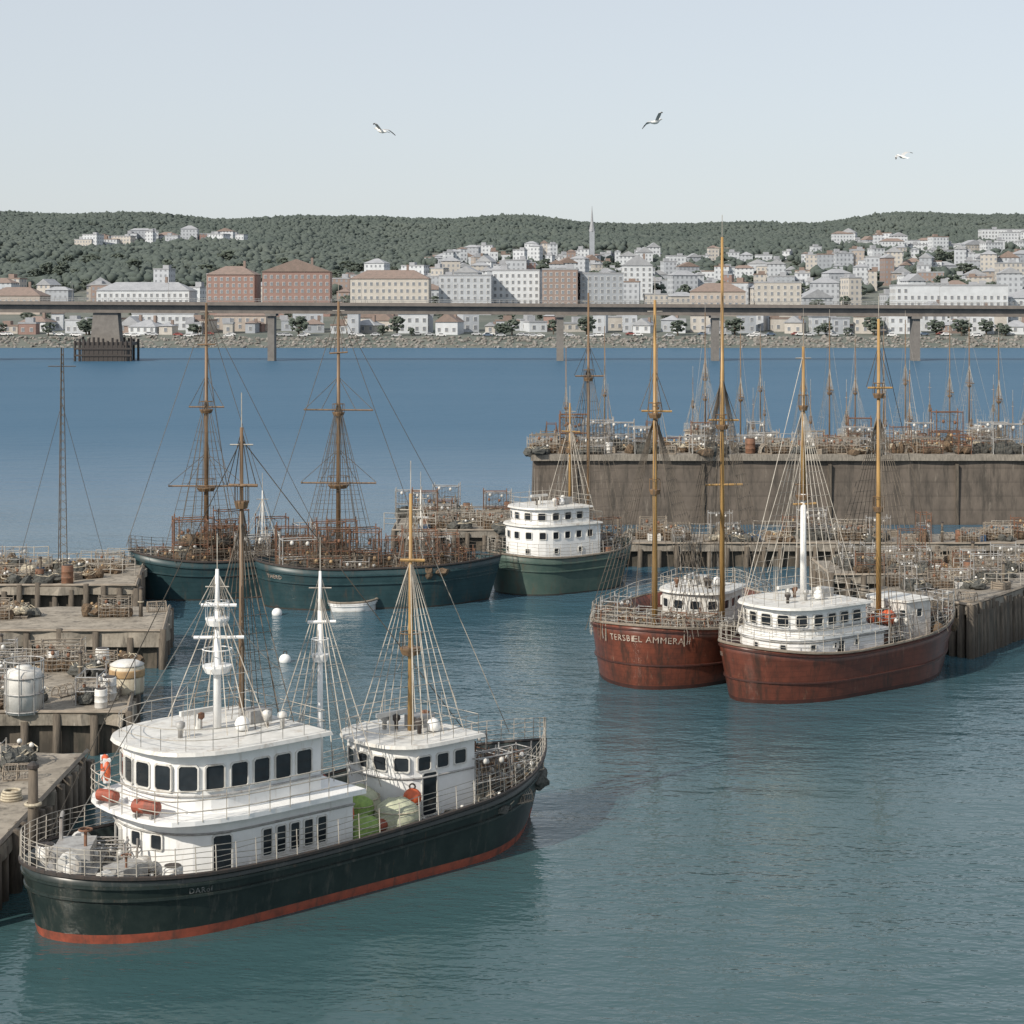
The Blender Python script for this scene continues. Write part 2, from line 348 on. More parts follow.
hero(1006,1060,290,945,'white','hip','roofg','white hip roofed house at the right edge of frame')
hero(134,196,314,870,'white','flat','roofg','white shed seen under the left part of the bridge',10)
hero(216,268,310,862,'tan','hip','roofr','tan harbour house under the bridge beside its pier',10)
hero(345,384,312,866,'cream','gable','roofr','cream gabled boathouse under the bridge',10)
cols=list(WC); wts=[6,6,2.5,1.4,.7,1,4,3]
def row(n,p0,p1,d0,d1,h0,h1,w0,w1,rowname,detail=False,white=False):
    for i in range(n):
        px=p0+(p1-p0)*(i+.5+U(-.4,.4))/n; D=U(d0,d1); col='white' if white and random.random()<.65 else random.choices(cols,wts)[0]
        rf=random.choice(['flat','hip','gable','flat'])
        building(XA(px,D),D,U(w0,w1),U(7,12),h0+(h1-h0)*random.random()**1.5,col,rf,detail,U(-.4,.3),'%s %s building in the %s'%(col,RN[rf],rowname),'town buildings in the '+rowname,random.choice(['roofr','roofg','roofg','roofg']))
row(58,-20,1045,838,868,3,9,4,14,'low waterfront row',True)
row(42,-20,1045,1030,1080,6,18,6,18,'row just above the bridge')
row(56,335,1040,1140,1210,5,18,5,16,'second row above the bridge')
row(58,395,1040,1270,1360,4,15,4,15,'middle slope of the town')
row(40,430,660,1420,1560,4,14,4,14,'upper centre of the town',white=True)
row(28,640,1040,1420,1540,4,12,5,14,'upper right of the town',white=True)
row(18,82,240,1660,1720,6,13,7,20,'terrace on the left wooded hill',white=True)
row(24,838,1040,1620,1760,5,15,6,24,'estate on the right hill',white=True)
hero(846,890,243,1700,'white','flat','roofg','white block on the right hill with square top')
hero(980,1040,230,1850,'white','flat','roofg','long white block high on the right hill')
t=thing('church_steeple','thin grey church steeple above the centre of town','steeple',(XA(592,1500),1500,terr(XA(592,1500),1500)))
MB().box(-1.9,1.9,-1.9,1.9,-4,26).build('tower',PLN['grey'],t); MB().lathe([(2.4,26),(1.0,34),(.1,46)],8).build('spire',M['roofg'],t)
def make_tree(seed):
    random.seed(seed); t=thing('tree','','tree'); k=MB(); k.tube((0,0,-1),(0,0,5),.4,.22,7)
    for i in range(4):
        a=i*1.6; k.tube((0,0,3+i*.4),(2*cos(a),2*sin(a),6+i*.3),.2,.06,5)
    k.build('trunk',M['bark'],t); c=MB()
    for i in range(60):
        a=U(0,2*pi); q=sqrt(random.random()); z=U(-1,1); r=q*3.3*sqrt(max(.1,1-z*z*.8)); s=U(.45,1.05)
        c.blob((r*cos(a),r*sin(a),6.0+3*z),(s,s,s*.8),.35,0)
    c.build('crown',M['leaf2'],t); return t
tr=[make_tree(3),make_tree(4),make_tree(5)]; used=set(); random.seed(21)
for i in range(290):
    D=random.choice([U(825,835),U(880,960),U(1010,1028),U(1085,1135),U(1085,1135),U(1215,1265),U(1215,1265),U(1365,1415),U(1365,1415)]); px=U(0,1024); x=XA(px,D)
    k=i%3
    if k in used: o=copy_tree(tr[k])
    else: o=tr[k]; used.add(k)
    s=U(.5,1.1)*(1.2 if D>1050 else .9); o.location=(x,D,terr(x,D)-.3); o.scale=(s*U(1,1.7),s*U(.9,1.4),s*U(.75,1.05)); o.rotation_euler=(0,0,U(0,6))
    reg(o,'dark green tree among the town buildings '+('along the waterfront' if D<1000 else 'behind the bridge' if D<1150 else 'on the slope'),'tree','town trees')
cm=[mat('car_'+n,c,c,.3,3) for n,c in (('white',(.7,.7,.7)),('silver',(.45,.46,.48)),('blue',(.1,.14,.2)),('red',(.25,.07,.06)))]
for k in range(4):
    c0=thing('parked_car','','car'); mb=MB()
    mb.loft([[(-2.1,y,.35),(-2.15,y,.8),(-1.4,y,.92),(-.9,y,1.42),(.6,y,1.45),(1.3,y,.95),(2.1,y,.8),(2.15,y,.35)] for y in (-.85,.85)],True,True); mb.build('body',cm[k],c0)
    MB().box(-1,.8,-.87,.87,1,1.32).build('side_windows',M['glass'],c0)
    for a in (-1.35,1.35):
        for s in (-.8,.8): MB().tube((a,s-.1,.33),(a,s+.1,.33),.33,n=12).build('wheel',M['rubber'],c0)
    nmc=['white','silver','dark blue','red'][k]
    for i in range(30 if k<2 else 6):
        o=c0 if i==0 else copy_tree(c0); D=U(818,832); x=XA(U(0,1024),D); o.location=(x,D,terr(x,D)+.05); o.rotation_euler=(0,0,U(-.2,.2))
        reg(o,nmc+' car parked on the far waterfront','car','cars parked on the far waterfront')
# ------------------------------------------------------------------ bridge
BD=630
t=thing('road_bridge','long low girder road bridge crossing in front of the town','bridge',(0,BD,0))
def bz(x): return 18.9-x*.0045
xa,xb=-420,420
mb=MB(); mb.loft([[(x,-5,bz(x)),(x,5,bz(x)),(x,5,bz(x)-1.1),(x,3.4,bz(x)-1.4),(x,3.4,bz(x)-3.7),(x,-3.4,bz(x)-3.7),(x,-3.4,bz(x)-1.4),(x,-5,bz(x)-1.1)] for x in (xa,xb)],True,True); mb.build('deck',M['asph'],t)
mb=MB()
for s in (-4.8,4.8):
    for q in (.55,1.1): mb.tube((xa,s,bz(xa)+q),(xb,s,bz(xb)+q),.07,n=4)
    for i in range(210):
        x=xa+4*i; mb.tube((x,s,bz(x)),(x,s,bz(x)+1.1),.06,n=4)
mb.build('railing',M['steel'],t)
for px in (-150,-30,107,272,560,715,915,1150):
    x=XA(px,BD); mb=MB()
    if px==107: mb.prism([(x-5,-3),(x+5,-3),(x+5,3),(x-5,3)],5,bz(x)-3.7,[(x-4,-2.6),(x+4,-2.6),(x+4,2.6),(x-4,2.6)])
    else: mb.prism([(x-1.1,-3),(x+1.1,-3),(x+1.1,3),(x-1.1,3)],-1,bz(x)-4.5); mb.box(x-1.7,x+1.7,-3.8,3.8,bz(x)-4.5,bz(x)-3.69)
    mb.build('pier',M['bpier'],t)
for i in range(14):
    x=-210+i*32; mb=MB(); mb.tube((x,4.4,bz(x)),(x,4.4,bz(x)+6),.08,.05,5); mb.tube((x,4.4,bz(x)+6),(x,2.4,bz(x)+6.3),.05,n=4); mb.box(x-.15,x+.15,1.9,2.5,bz(x)+6.2,bz(x)+6.4); mb.build('lamp_post',M['steel'],t)
t=thing('timber_dolphin','dark timber dolphin around the bridge pier at left','dolphin',(XA(107,BD),BD,0))
mb=MB(); mb.box(-9,9,-6,6,5.2,6.2); mb.build('platform',M['dark'],t)
for i in range(13):
    for y in (-6,6): MB().tube((-9.2+i*1.53,y,-1),(-9.2+i*1.53,y,U(6.4,8)),.42,n=6).build('pile',M['dark'],t)
mb=MB()
for z in (1.6,3.8): mb.box(-9.5,9.5,-6.6,-6.2,z,z+.6)
mb.box(-7,7,-6.3,4,-1,5.19); mb.build('waling',M['dark'],t)
# ------------------------------------------------------------------ clutter prototypes
PROTO={}
def mk_barrel(m,name):
    t=thing(name,'','barrel'); MB().lathe([(.28,0),(.3,.05),(.3,.28),(.32,.3),(.3,.32),(.3,.58),(.32,.6),(.3,.62),(.3,.86),(.27,.9)],14).build('body',M[m],t,True)
    MB().lathe([(.24,.895),(.24,.93),(.05,.935)],12).build('lid',M['dark'],t); return t
def mk_crate(m,name):
    t=thing(name,'','crate'); b=MB(); b.box(-.42,.42,-.28,.28,0,.04)
    for z in (.06,.19,.32):
        b.box(-.42,.42,-.3,-.27,z,z+.1); b.box(-.42,.42,.27,.3,z,z+.1); b.box(-.44,-.41,-.3,.3,z,z+.1); b.box(.41,.44,-.3,.3,z,z+.1)
    for x in (-.4,.4):
        for y in (-.29,.29): b.box(x-.05,x+.05,y-.05,y+.05,0,.45)
    b.build('slats',M[m],t); b=MB()
    for k in range(5): b.blob((-.28+.14*k,U(-.1,.1),.3),(.16,.14,.12),.2,0)
    b.build('contents',M[random.choice(['net','rope','netk'])],t); return t
def mk_pot():
    t=thing('lobster_pot','','pot'); b=MB(); b.box(-.5,.5,-.32,.32,0,.05)
    for x in (-.5,0,.5): b.path([(x,.32*cos(a),.05+.5*sin(a)) for a in np.linspace(0,pi,8)],.03)
    for a in np.linspace(.0,pi,6): b.tube((-.5,.32*cos(a),.05+.5*sin(a)),(.5,.32*cos(a),.05+.5*sin(a)),.02,n=4)
    b.build('frame',M['cwood'],t); b=MB()
    for i in range(9):
        x=-.45+i*.11; b.path([(x,.31*cos(a),.05+.49*sin(a)) for a in np.linspace(0,pi,6)],.01,3)
    b.build('netting',M['rigl'],t); return t
def mk_net(m,name='net_heap'):
    t=thing(name,'','net'); b=MB()
    for k in range(9): a=U(0,6.3); r=U(0,.7); b.blob((r*cos(a),r*sin(a),U(.1,.3)),(U(.3,.55),U(.3,.55),U(.2,.4)),.25,1)
    b.build('netting',M[m],t); b=MB()
    for k in range(6):
        a0=U(0,6.3); R=U(.3,.8); b.path([(R*cos(a0+q*.5),R*sin(a0+q*.5),U(.3,.55)) for q in range(6)],.02,4)
    b.build('rope',M['rope'],t)
    for k in range(2):
        a=U(0,6.3); MB().blob((.6*cos(a),.6*sin(a),U(.4,.6)),(.08,.08,.08),.02,1).build('float',M['tan' if m=='net' else 'white2'],t,True)
    return t
def mk_coil():
    t=thing('rope_coil','','rope'); b=MB()
    for k in range(4): b.torus((U(-.03,.03),U(-.03,.03),.05+.09*k),.36-.02*k,.05)
    b.build('rope',M['rope'],t,True); return t
def mk_post(h=1.5):
    t=thing('mooring_post','','post'); MB().tube((0,0,-.5),(0,0,h),.12 if h<2 else .07,.09 if h<2 else .05,9).build('shaft',M['pile'],t,True)
    MB().lathe([(.12,h),(.12,h+.06),(.04,h+.12)],9).build('cap',M['dark'],t); b=MB(); b.torus((0,0,.8),.14,.035); b.build('rope_turns',M['rope'],t); return t
def mk_boll():
    t=thing('bollard','','bollard'); MB().lathe([(.26,0),(.26,.06),(.15,.1),(.14,.45),(.22,.52),(.22,.6),(.1,.66)],12).build('body',M['dark'],t,True); return t
def mk_rail():
    t=thing('guard_rail','','railing')
    for x in (-1.5,-.75,0,.75,1.5): MB().tube((x,0,0),(x,0,1.0),.028,n=5).build('post',M['rigl'],t)
    b=MB()
    for z in (.35,.67,.98): b.path([(-1.5,0,z),(-.7,0,z-.03),(0,0,z),(.7,0,z-.04),(1.5,0,z)],.02)
    b.build('rails',M['rigl'],t); return t
def mk_rack(mf,ml,mn,name='gear_frame',hh=1.0,fl='white2'):
    t=thing(name,'','frame'); b=MB(); T=1.05*hh
    for x in (-.8,.8):
        for y in (-.4,.4): b.tube((x,y,0),(x,y,T+U(0,.25)),.03,n=5)
    for z in (.5,1.0): b.path([(-.8,-.4,z*T),(.8,-.4,z*T),(.8,.4,z*T),(-.8,.4,z*T)],.024,closed=True)
    b.build('frame',M[mf],t)
    def drape(u,v,s): return (-.8+1.6*u,s*(.42+.14*sin(v*2.6)+.04*sin(u*9)),T*(1-v)*(.94+.06*cos(u*6.28*2)))
    for s in (-1,1):
        b=MB()
        for i in range(9): b.path([drape(i/8,v,s) for v in np.linspace(0,.92,5)],.009,3)
        for j in range(5): b.path([drape(u,j/5,s) for u in np.linspace(0,1,7)],.009,3)
        b.build('hung_netting',M[ml],t)
    b=MB()
    for k in range(5): b.blob((-.55+.28*k,U(-.2,.2),U(.14,.3)),(U(.25,.4),.3,U(.18,.36)*hh),.22,1)
    b.build('net',M[mn],t)
    for k in range(2): MB().blob((-.4+.7*k,-.44,T*U(.7,.95)),(.09,.09,.11),.02,1).build('float',M[fl],t,True)
    return t
def mk_pallet():
    t=thing('pallet','','pallet'); b=MB()
    for k in range(6): b.box(-.6,.6,-.5+k*.18,-.4+k*.18,.1,.13)
    for y in (-.45,0,.4): b.box(-.6,.6,y,y+.09,0,.098)
    b.build('boards',M['cwood'],t); b=MB()
    for i in range(3): b.blob((-.35+.35*i,U(-.1,.1),.36),(.26,.34,.24),.15,1)
    b.build('sacks',M['rope'],t); return t
def mk_winch():
    t=thing('winch','','winch'); b=MB(); b.box(-.7,.7,-.45,.45,0,.15); b.box(-.7,-.55,-.3,.3,.15,.85); b.box(.55,.7,-.3,.3,.15,.85); b.build('frame',M['steel'],t)
    b=MB(); b.tube((-.54,0,.55),(.54,0,.55),.26,n=12); b.tube((-.54,0,.55),(-.48,0,.55),.42,n=14); b.tube((.48,0,.55),(.54,0,.55),.42,n=14); b.build('drum',M['rust'],t); return t
def mk_mach():
    t=thing('windlass','','windlass'); b=MB(); b.box(-.9,.9,-.6,.6,0,.5); b.box(-.7,.5,-.45,.45,.5,1.0); b.box(-.95,.95,-.65,.65,.44,.5); b.build('housing',M['steel'],t)
    b=MB(); b.tube((-1.2,0,.75),(.9,0,.75),.1,n=10); b.tube((-1.25,0,.75),(-.95,0,.75),.28,n=14); b.tube((.62,0,.75),(.92,0,.75),.28,n=14); b.build('warping_drum',M['white2'],t)
    MB().path([(.3,.4,1.0),(.3,.4,1.5),(.5,.4,1.6)],.05,6).build('vent_pipe',M['steel'],t)
    b=MB(); b.path([(-.4,-.3,1.0),(-.4,-.3,1.4)],.04,6); b.torus((-.4,-.3,1.4),.16,.025,n=12); b.build('hand_wheel',M['rust'],t); return t
def mk_tank():
    t=thing('storage_tank','','tank'); MB().lathe([(.72,0),(.72,1.55),(.64,1.7),(.3,1.76),(.3,1.86),(.05,1.87)],20).build('vessel',M['white2'],t,True); b=MB()
    for z in (.1,.8,1.45): b.torus((0,0,z),.76,.035,n=20)
    for k in range(8): b.tube((.78*cos(k*pi/4),.78*sin(k*pi/4),0),(.78*cos(k*pi/4),.78*sin(k*pi/4),2.1),.025,n=4)
    b.torus((0,0,2.1),.78,.025,n=20); b.build('cage',M['steel'],t); return t
def mk_ctank():
    t=thing('storage_tank','','tank'); MB().lathe([(.78,0),(.8,.1),(.8,1.15),(.74,1.25)],20).build('vessel',M['cream'],t,True)
    MB().lathe([(.82,.75),(.83,.8),(.83,1.05),(.82,1.1)],20).build('band',M['tan'],t,True); MB().lathe([(.76,1.25),(.8,1.3),(.5,1.45),(.05,1.5)],20).build('lid',M['white2'],t,True)
    b=MB(); b.path([(.5,-.7,0),(.5,-.7,1.7),(.5,-.2,1.8)],.03,5); b.build('pipe',M['steel'],t); return t
def mk_tyre():
    t=thing('tyre_fender','','tyre'); MB().torus((0,0,0),.36,.14,'y',18,8).build('tyre',M['rubber'],t,True); MB().tube((0,0,.36),(0,0,1.1),.02,n=4).build('lanyard',M['rope'],t); return t
def mk_buoy(m,name):
    t=thing(name,'','buoy'); MB().blob((0,0,0),(.3,.3,.3),0,2).build('float',M[m],t,True); MB().torus((0,0,.35),.09,.03,'y',10,5).build('eye',M['dark'],t); return t
def mk_ring():
    t=thing('lifebuoy','','lifebuoy'); MB().torus((0,0,0),.3,.08,'y',20,8).build('ring',M['orange'],t,True)
    for k in range(4):
        a=pi/4+k*pi/2; MB().box(.3*cos(a)-.06,.3*cos(a)+.06,-.09,.09,.3*sin(a)-.1,.3*sin(a)+.1).build('band',M['white'],t)
    return t
def mk_raft():
    t=thing('liferaft','','raft'); b=MB(); b.tube((-.55,0,.42),(.55,0,.42),.3,n=14); b.tube((-.64,0,.42),(-.55,0,.42),.2,.3,14); b.tube((.55,0,.42),(.64,0,.42),.3,.2,14); b.build('canister',M['redbot'],t)
    for x in (-.4,.4): MB().box(x-.05,x+.05,-.35,.35,0,.14).build('cradle',M['steel'],t)
    return t
def mk_bale(m):
    t=thing('bale','','bale'); q=MB(); pr=[(.1,0),(.5,.03),(.66,.16),(.74,.45),(.72,.8),(.62,1.05),(.42,1.2),(.1,1.26)]
    q.lathe(pr,18); q.v=[(x*(1+U(-.06,.06)),y*(1+U(-.06,.06)),z+U(-.04,.04)) for x,y,z in q.v]; q.build('cover',M[m],t,True)
    for z in (.3,.62,.95): MB().torus((0,0,z),.71,.02,n=18,k=4).build('lashing',M['rope'],t)
    return t
KD={'blue':(lambda:mk_crate('blue','fish_crate'),'blue fish crate','crate'),'wood':(lambda:mk_crate('cwood','wooden_crate'),'grey wooden crate','crate'),'ored':(lambda:mk_crate('orange','fish_crate'),'orange fish crate','crate'),'wht':(lambda:mk_crate('white2','fish_crate'),'white fish crate','crate'),
'brust':(lambda:mk_barrel('rust','oil_drum'),'rusty oil drum','drum'),'bwht':(lambda:mk_barrel('white2','oil_drum'),'white drum','drum'),
'pot':(mk_pot,'hooped lobster pot','fishing pot'),'net':(lambda:mk_net('net'),'brown net heap','net'),'netk':(lambda:mk_net('netk'),'dark grey net heap','net'),'coil':(mk_coil,'pale rope coil','rope'),
'post':(mk_post,'timber mooring post','post'),'pole':(lambda:mk_post(2.6),'tall thin timber post','post'),'boll':(mk_boll,'iron bollard','bollard'),'rail':(mk_rail,'thin guard rail','railing'),
'rack':(lambda:mk_rack('steel','rigl','netk'),'steel gear frame','frame'),'rackb':(lambda:mk_rack('rust','rig','net',fl='tan'),'rusty gear frame','frame'),'rackd':(lambda:mk_rack('cwood','rigl','net',fl='rust'),'wooden gear frame','frame'),'rackt':(lambda:mk_rack('steel','rig','netk',hh=1.6),'tall drying frame','frame'),'rackx':(lambda:mk_rack('rust','rig','net',hh=2.1,fl='rust'),'tall rusty drying frame','frame'),
'pal':(mk_pallet,'pallet of sacks','pallet'),'winch':(mk_winch,'rusty winch','winch'),'mach':(mk_mach,'grey windlass housing','windlass'),'tank':(mk_tank,'white caged tank','tank'),'ctank':(mk_ctank,'squat cream tank with tan band','tank'),'tyre':(mk_tyre,'black tyre fender','tyre'),'wbuoy':(lambda:mk_buoy('white','mooring_buoy'),'white mooring buoy','buoy'),'obuoy':(lambda:mk_buoy('orange','fishing_buoy'),'orange fishing buoy','buoy'),'ring':(mk_ring,'orange lifebuoy','lifebuoy'),'raft':(mk_raft,'rusty red liferaft canister','liferaft'),
'balep':(lambda:mk_bale('netp'),'rounded pale beige bale','bale'),'baleg':(lambda:mk_bale('netg'),'rounded lime green bale','bale')}
def place(kind,loc,rz,where,sc=1.0,group=None,rx=0.0):
    fn,lab,cat=KD[kind]
    if kind not in PROTO: PROTO[kind]=fn(); o=PROTO[kind]
    else: o=copy_tree(PROTO[kind])
    o.location=loc; o.rotation_euler=(rx,0,rz); o.scale=(sc,sc,sc)
    reg(o,lab+' '+where,cat,group or cat+'s '+where); return o
def scatter(fn,n,where,kinds,sc=(1,1.3),al=None):
    ks=list(kinds); wt=[kinds[k] for k in ks]
    for i in range(n):
        k=random.choices(ks,wt)[0]; p=fn(); rz=U(0,6.28) if k[:3] in('net','pot','woo','blu','pal') else random.choice([0,0,.15,-.1,1.57])+(al or 0)
        place(k,p,rz,where,U(*sc))
# ------------------------------------------------------------------ vessels
def octw(mb,c,t,n,w,h,fr=.07):
    def ring(w,h,off):
        ch=min(w,h)*.11; q=[(-w/2+ch,-h/2),(w/2-ch,-h/2),(w/2,-h/2+ch),(w/2,h/2-ch),(w/2-ch,h/2),(-w/2+ch,h/2),(-w/2,h/2-ch),(-w/2,-h/2+ch)]
        return [(c[0]+t[0]*a+n[0]*off,c[1]+t[1]*a+n[1]*off,c[2]+z) for a,z in q]
    a=ring(w+2*fr,h+2*fr,-.05); b2=ring(w+2*fr,h+2*fr,.05); d=ring(w,h,.05); e=ring(w,h,.015)
    mb.mi=1; mb.loft([a,b2,d,e]); mb.mi=0; mb.add(e,[tuple(range(8))])
def outline(s0,s1,hw,d,k=16):
    return [(s1,-hw)]+[(s0+d-d*cos(a)**.8 if cos(a)>0 else s0+d,hw*sin(a)) for a in np.linspace(-pi/2,pi/2,k)]+[(s1,hw)]
def offs(poly,e):
    cx=sum(p[0] for p in poly)/len(poly)
    return [(p[0]+e*(1 if p[0]>cx else -1)*min(1,abs(p[0]-cx)),p[1]+e*(1 if p[1]>0 else -1)*min(1,abs(p[1]))) for p in poly]
def along(poly,f):
    L=[hypot(poly[i+1][0]-poly[i][0],poly[i+1][1]-poly[i][1]) for i in range(len(poly)-1)]; s=f*sum(L)
    for i,l in enumerate(L):
        if s<=l or i==len(L)-1:
            a,b2=poly[i],poly[i+1]; k=s/max(l,1e-6); t=((b2[0]-a[0])/l,(b2[1]-a[1])/l)
            return (a[0]+(b2[0]-a[0])*k,a[1]+(b2[1]-a[1])*k),t,(-t[1],t[0])
        s-=l
def text_mesh(txt,size):
    cu=bpy.data.curves.new('t','FONT'); cu.body=txt; cu.size=size; cu.align_x='CENTER'; cu.align_y='CENTER'; cu.resolution_u=2; cu.space_character=1.12
    o=bpy.data.objects.new('t',cu); COL.objects.link(o); dg=bpy.context.evaluated_depsgraph_get(); dg.update()
    me=bpy.data.meshes.new_from_object(o.evaluated_get(dg)); bpy.data.objects.remove(o); return me
def do_mast(root,x,y,z0,z1,r,m,ang,yards=(),tops=(),shr=None,white_to=None,rr=.02,stays=(),rigm='rig'):
    q=white_to or z1; ms=MB().tube((x,y,z0),(x,y,q),r,r*(.75 if white_to else .45),10).build('mast',M['white'] if white_to else M[m],root,True)
    if white_to: MB().tube((x,y,q-.3),(x,y,z1),r*.75,r*.4,10).build('topmast',M[m],ms,True)
    ca,sa=cos(-ang),sin(-ang)
    for z,l in yards:
        MB().tube((x-ca*l/2,y-sa*l/2-.1,z+U(-.05,.05)),(x+ca*l/2,y+sa*l/2-.1,z+U(-.05,.05)),.06,n=6).build('yard',M[m],ms)
        b=MB()
        for k in (-1,-.5,.5,1): b.tube((x+ca*l/2*k,y+sa*l/2*k,z),(x,y,min(z1-.1,z+2.2)),rr,n=3)
        b.build('yard_lift',M[rigm],ms)
    for z,s in tops:
        b=MB(); b.lathe([(s*.4,z-.2),(s*.5,z),(s*.5,z+.06),(.1,z+.07)],10,(x,y,0)); b.torus((x,y,z+.6),s*.5,.02,n=12,k=4)
        for k in range(8): b.tube((x+s*.5*cos(k*pi/4),y+s*.5*sin(k*pi/4),z),(x+s*.5*cos(k*pi/4),y+s*.5*sin(k*pi/4),z+.6),.015,n=3)
        b.build('crosstree',M['wood' if m!='white' else 'white'],ms)
    if shr:
        zt,sp,zb,fan,nl=shr
        for sd in (-1,1):
            b=MB(); ends=[]
            for k in range(nl):
                e=(x+fan*(k/(nl-1)-.5),y+sd*sp,zb); ends.append(e); b.tube((x,y,zt),e,rr,n=3)
            for j in range(1,int((zt-zb)/.6)):
                f=j*.6/(zt-zb)
                if f>.8: break
                b.path([(e[0]+(x-e[0])*f,e[1]+(y-e[1])*f,e[2]+(zt-e[2])*f) for e in ends],rr*.55,3)
            b.build('shrouds',M[rigm],ms)
    for e in stays: MB().tube((x,y,z1-.4),e,rr,n=3).build('stay',M[rigm],ms)
    for k in range(5):
        e=(x+U(-2.5,2.5),y+U(-1.5,1.5),z0+U(.5,2)); zq=z0+(z1-z0)*U(.5,.9); b=MB(); pts=[(x+(e[0]-x)*f,y+(e[1]-y)*f,zq+(e[2]-zq)*f-.35*sin(pi*f)) for f in np.linspace(0,1,7)]
        b.path(pts,rr*.8,3); b.build('halyard',M[rigm],ms)
    b=MB(); b.tube((x,y,z1),(x,y,z1+1.2),.02,n=4); b.tube((x-.4*ca,y-.4*sa,z1-.6),(x+.4*ca,y+.4*sa,z1-.6),.025,n=4); b.build('aerial',M['rigl'],ms)
    return ms
def vessel(name,label,cat,loc,ang,L,hb,z0,ka,kb,mh,mbm,houses=(),masts=(),text=None,group=None,rail=True,n=40,a=.25,b=.6,wc=.35,mdeck='deck',mrail='rigl',railm=.9,mrub=None,rubs=(.62,.84),nr=4,mtext='letter'):
    root=thing(name,label,cat,(loc[0],loc[1],0),ang,group)
    def plan(t):
        p=1.0
        if t<a: p*=max(0,1-(1-t/a)**2)**.5
        if t>b: p*=max(0,1-((t-b)/(1-b))**2.1)
        return max(p,.012)
    def zt(t): return z0+ka*max(0,1-t/.4)**2+kb*max(0,(t-.3)/.7)**2
    def P(t,w,sd,ins=0.0,zz=None):
        z=-1+(zt(t)+1)*w; k=w**.75; pl=plan(t); hd=hb*pl; hw=hb*.88*pl**1.25
        x=(.5+t*(L-1.2))*(1-k)+(-.3+t*(L+.9))*k; yy=max(.0,hw+(hd-hw)*k-ins)
        if ins: x=x+ins*max(0,1-t*6)-ins*max(0,(t-.9)*10)
        return (x,sd*yy,z if zz is None else zz)
    ts=[(1-cos(pi*i/n))/2 for i in range(n+1)]
    def ring(wf,ins=0.0,dz=None):
        return [P(t,wf(t),-1,ins,None if dz is None else zt(t)+dz) for t in ts[::-1]]+[P(t,wf(t),1,ins,None if dz is None else zt(t)+dz) for t in ts]
    wcut=lambda t:(wc+1)/(zt(t)+1)
    mb=MB(); mb.loft([ring(lambda t,k=k:wcut(t)+(1-wcut(t))*k/5) for k in range(6)]+[ring(lambda t:1,.14),ring(lambda t:1,.14,-.85)]); mb.build('hull',M[mh],root,True)
    mb=MB(); mb.loft([ring(lambda t,k=k:wcut(t)*k/2) for k in range(3)]); mb.build('bottom_paint',M[mbm],root,True)
    mb=MB(); rs=[[P(t,1,-1,.12,zt(t)-.8),P(t,1,0.0,.12,zt(t)-.77),P(t,1,1,.12,zt(t)-.8)] for t in ts]; mb.loft(rs,False); mb.build('deck',M[mdeck],root)
    top=ring(lambda t:1); MB().path([(p[0],p[1],p[2]+.03) for p in top],.075,5,True).build('bulwark_cap',M['dark'] if mh in('black','teal') else M['cwood'],root)
    for wv in rubs: MB().path([(p[0],p[1]*1.012,p[2]) for p in ring(lambda t:wcut(t)+(1-wcut(t))*wv)],.06,5,True).build('rub_rail',M[mrub or mh],root)
    if rail:
        mb=MB(); m=len(top)
        for i in range(0,m,2 if nr==4 else 1): mb.tube(top[i],(top[i][0],top[i][1]*.985,top[i][2]+railm),.02,n=4)
        for q in np.linspace(1/nr,1,nr): mb.path([(p[0],p[1]*.985,p[2]+railm*q+U(-.04,.02)) for p in top],.014,3,True)
        mb.build('railing',M[mrail],root)
    for h in houses:
        ol=outline(h['s0'],h['s1'],h['hw'],h['d']); hm=M[h.get('m','white')]
        hs=MB().prism(ol,h['z0'],h['z1']).build(h.get('name','deckhouse'),hm,root)
        for zc,ww,hh,fa,fb,nn in h.get('wins',()):
            for i in range(nn):
                c,t,nr_=along(ol,fa+(fb-fa)*(i+.5)/nn); mbw=MB(); octw(mbw,(c[0],c[1],zc),t,nr_,ww,hh,.05); mbw.build('window',[M['glass'],M['white2']],hs)
        for f,dw,dh in h.get('doors',()):
            c,t,nr_=along(ol,f); mbw=MB(); octw(mbw,(c[0],c[1],h.get('zf',h['z0'])+dh/2+.15),t,nr_,dw,dh,.05); mbw.build('door',[M[h.get('dm','glass')],M['white2']],hs)
        if h.get('roof',.25):
            o2=offs(ol,h.get('roof',.25)); MB().prism(o2,h['z1']+.002,h['z1']+.12,offs(ol,h.get('roof',.25)-.04)).build('roof',M[h.get('rm','white2')],root)
        if h.get('trim'):
            z=h['trim']; MB().path([(p[0],p[1],z) for p in offs(ol,.04)],.04,4,True).build('trim_band',M['steel'],hs)
        if h.get('wing'):
            e,s1=h['wing']; o3=offs(outline(h['s0'],s1,h['hw'],h['d']),e); MB().prism(o3,h['z0']-.1,h['z0']+.05).build('bridge_wing',hm,root)
            mb=MB()
            for z in (.35,.7,1.0): mb.path([(p[0],p[1],h['z0']+z) for p in o3],.02,4)
            for f in np.linspace(0,1,26):
                c,t,nr_=along(o3,f); mb.tube((c[0],c[1],h['z0']),(c[0],c[1],h['z0']+1.0),.018,n=4)
            mb.build('wing_railing',M['rigl'],root)
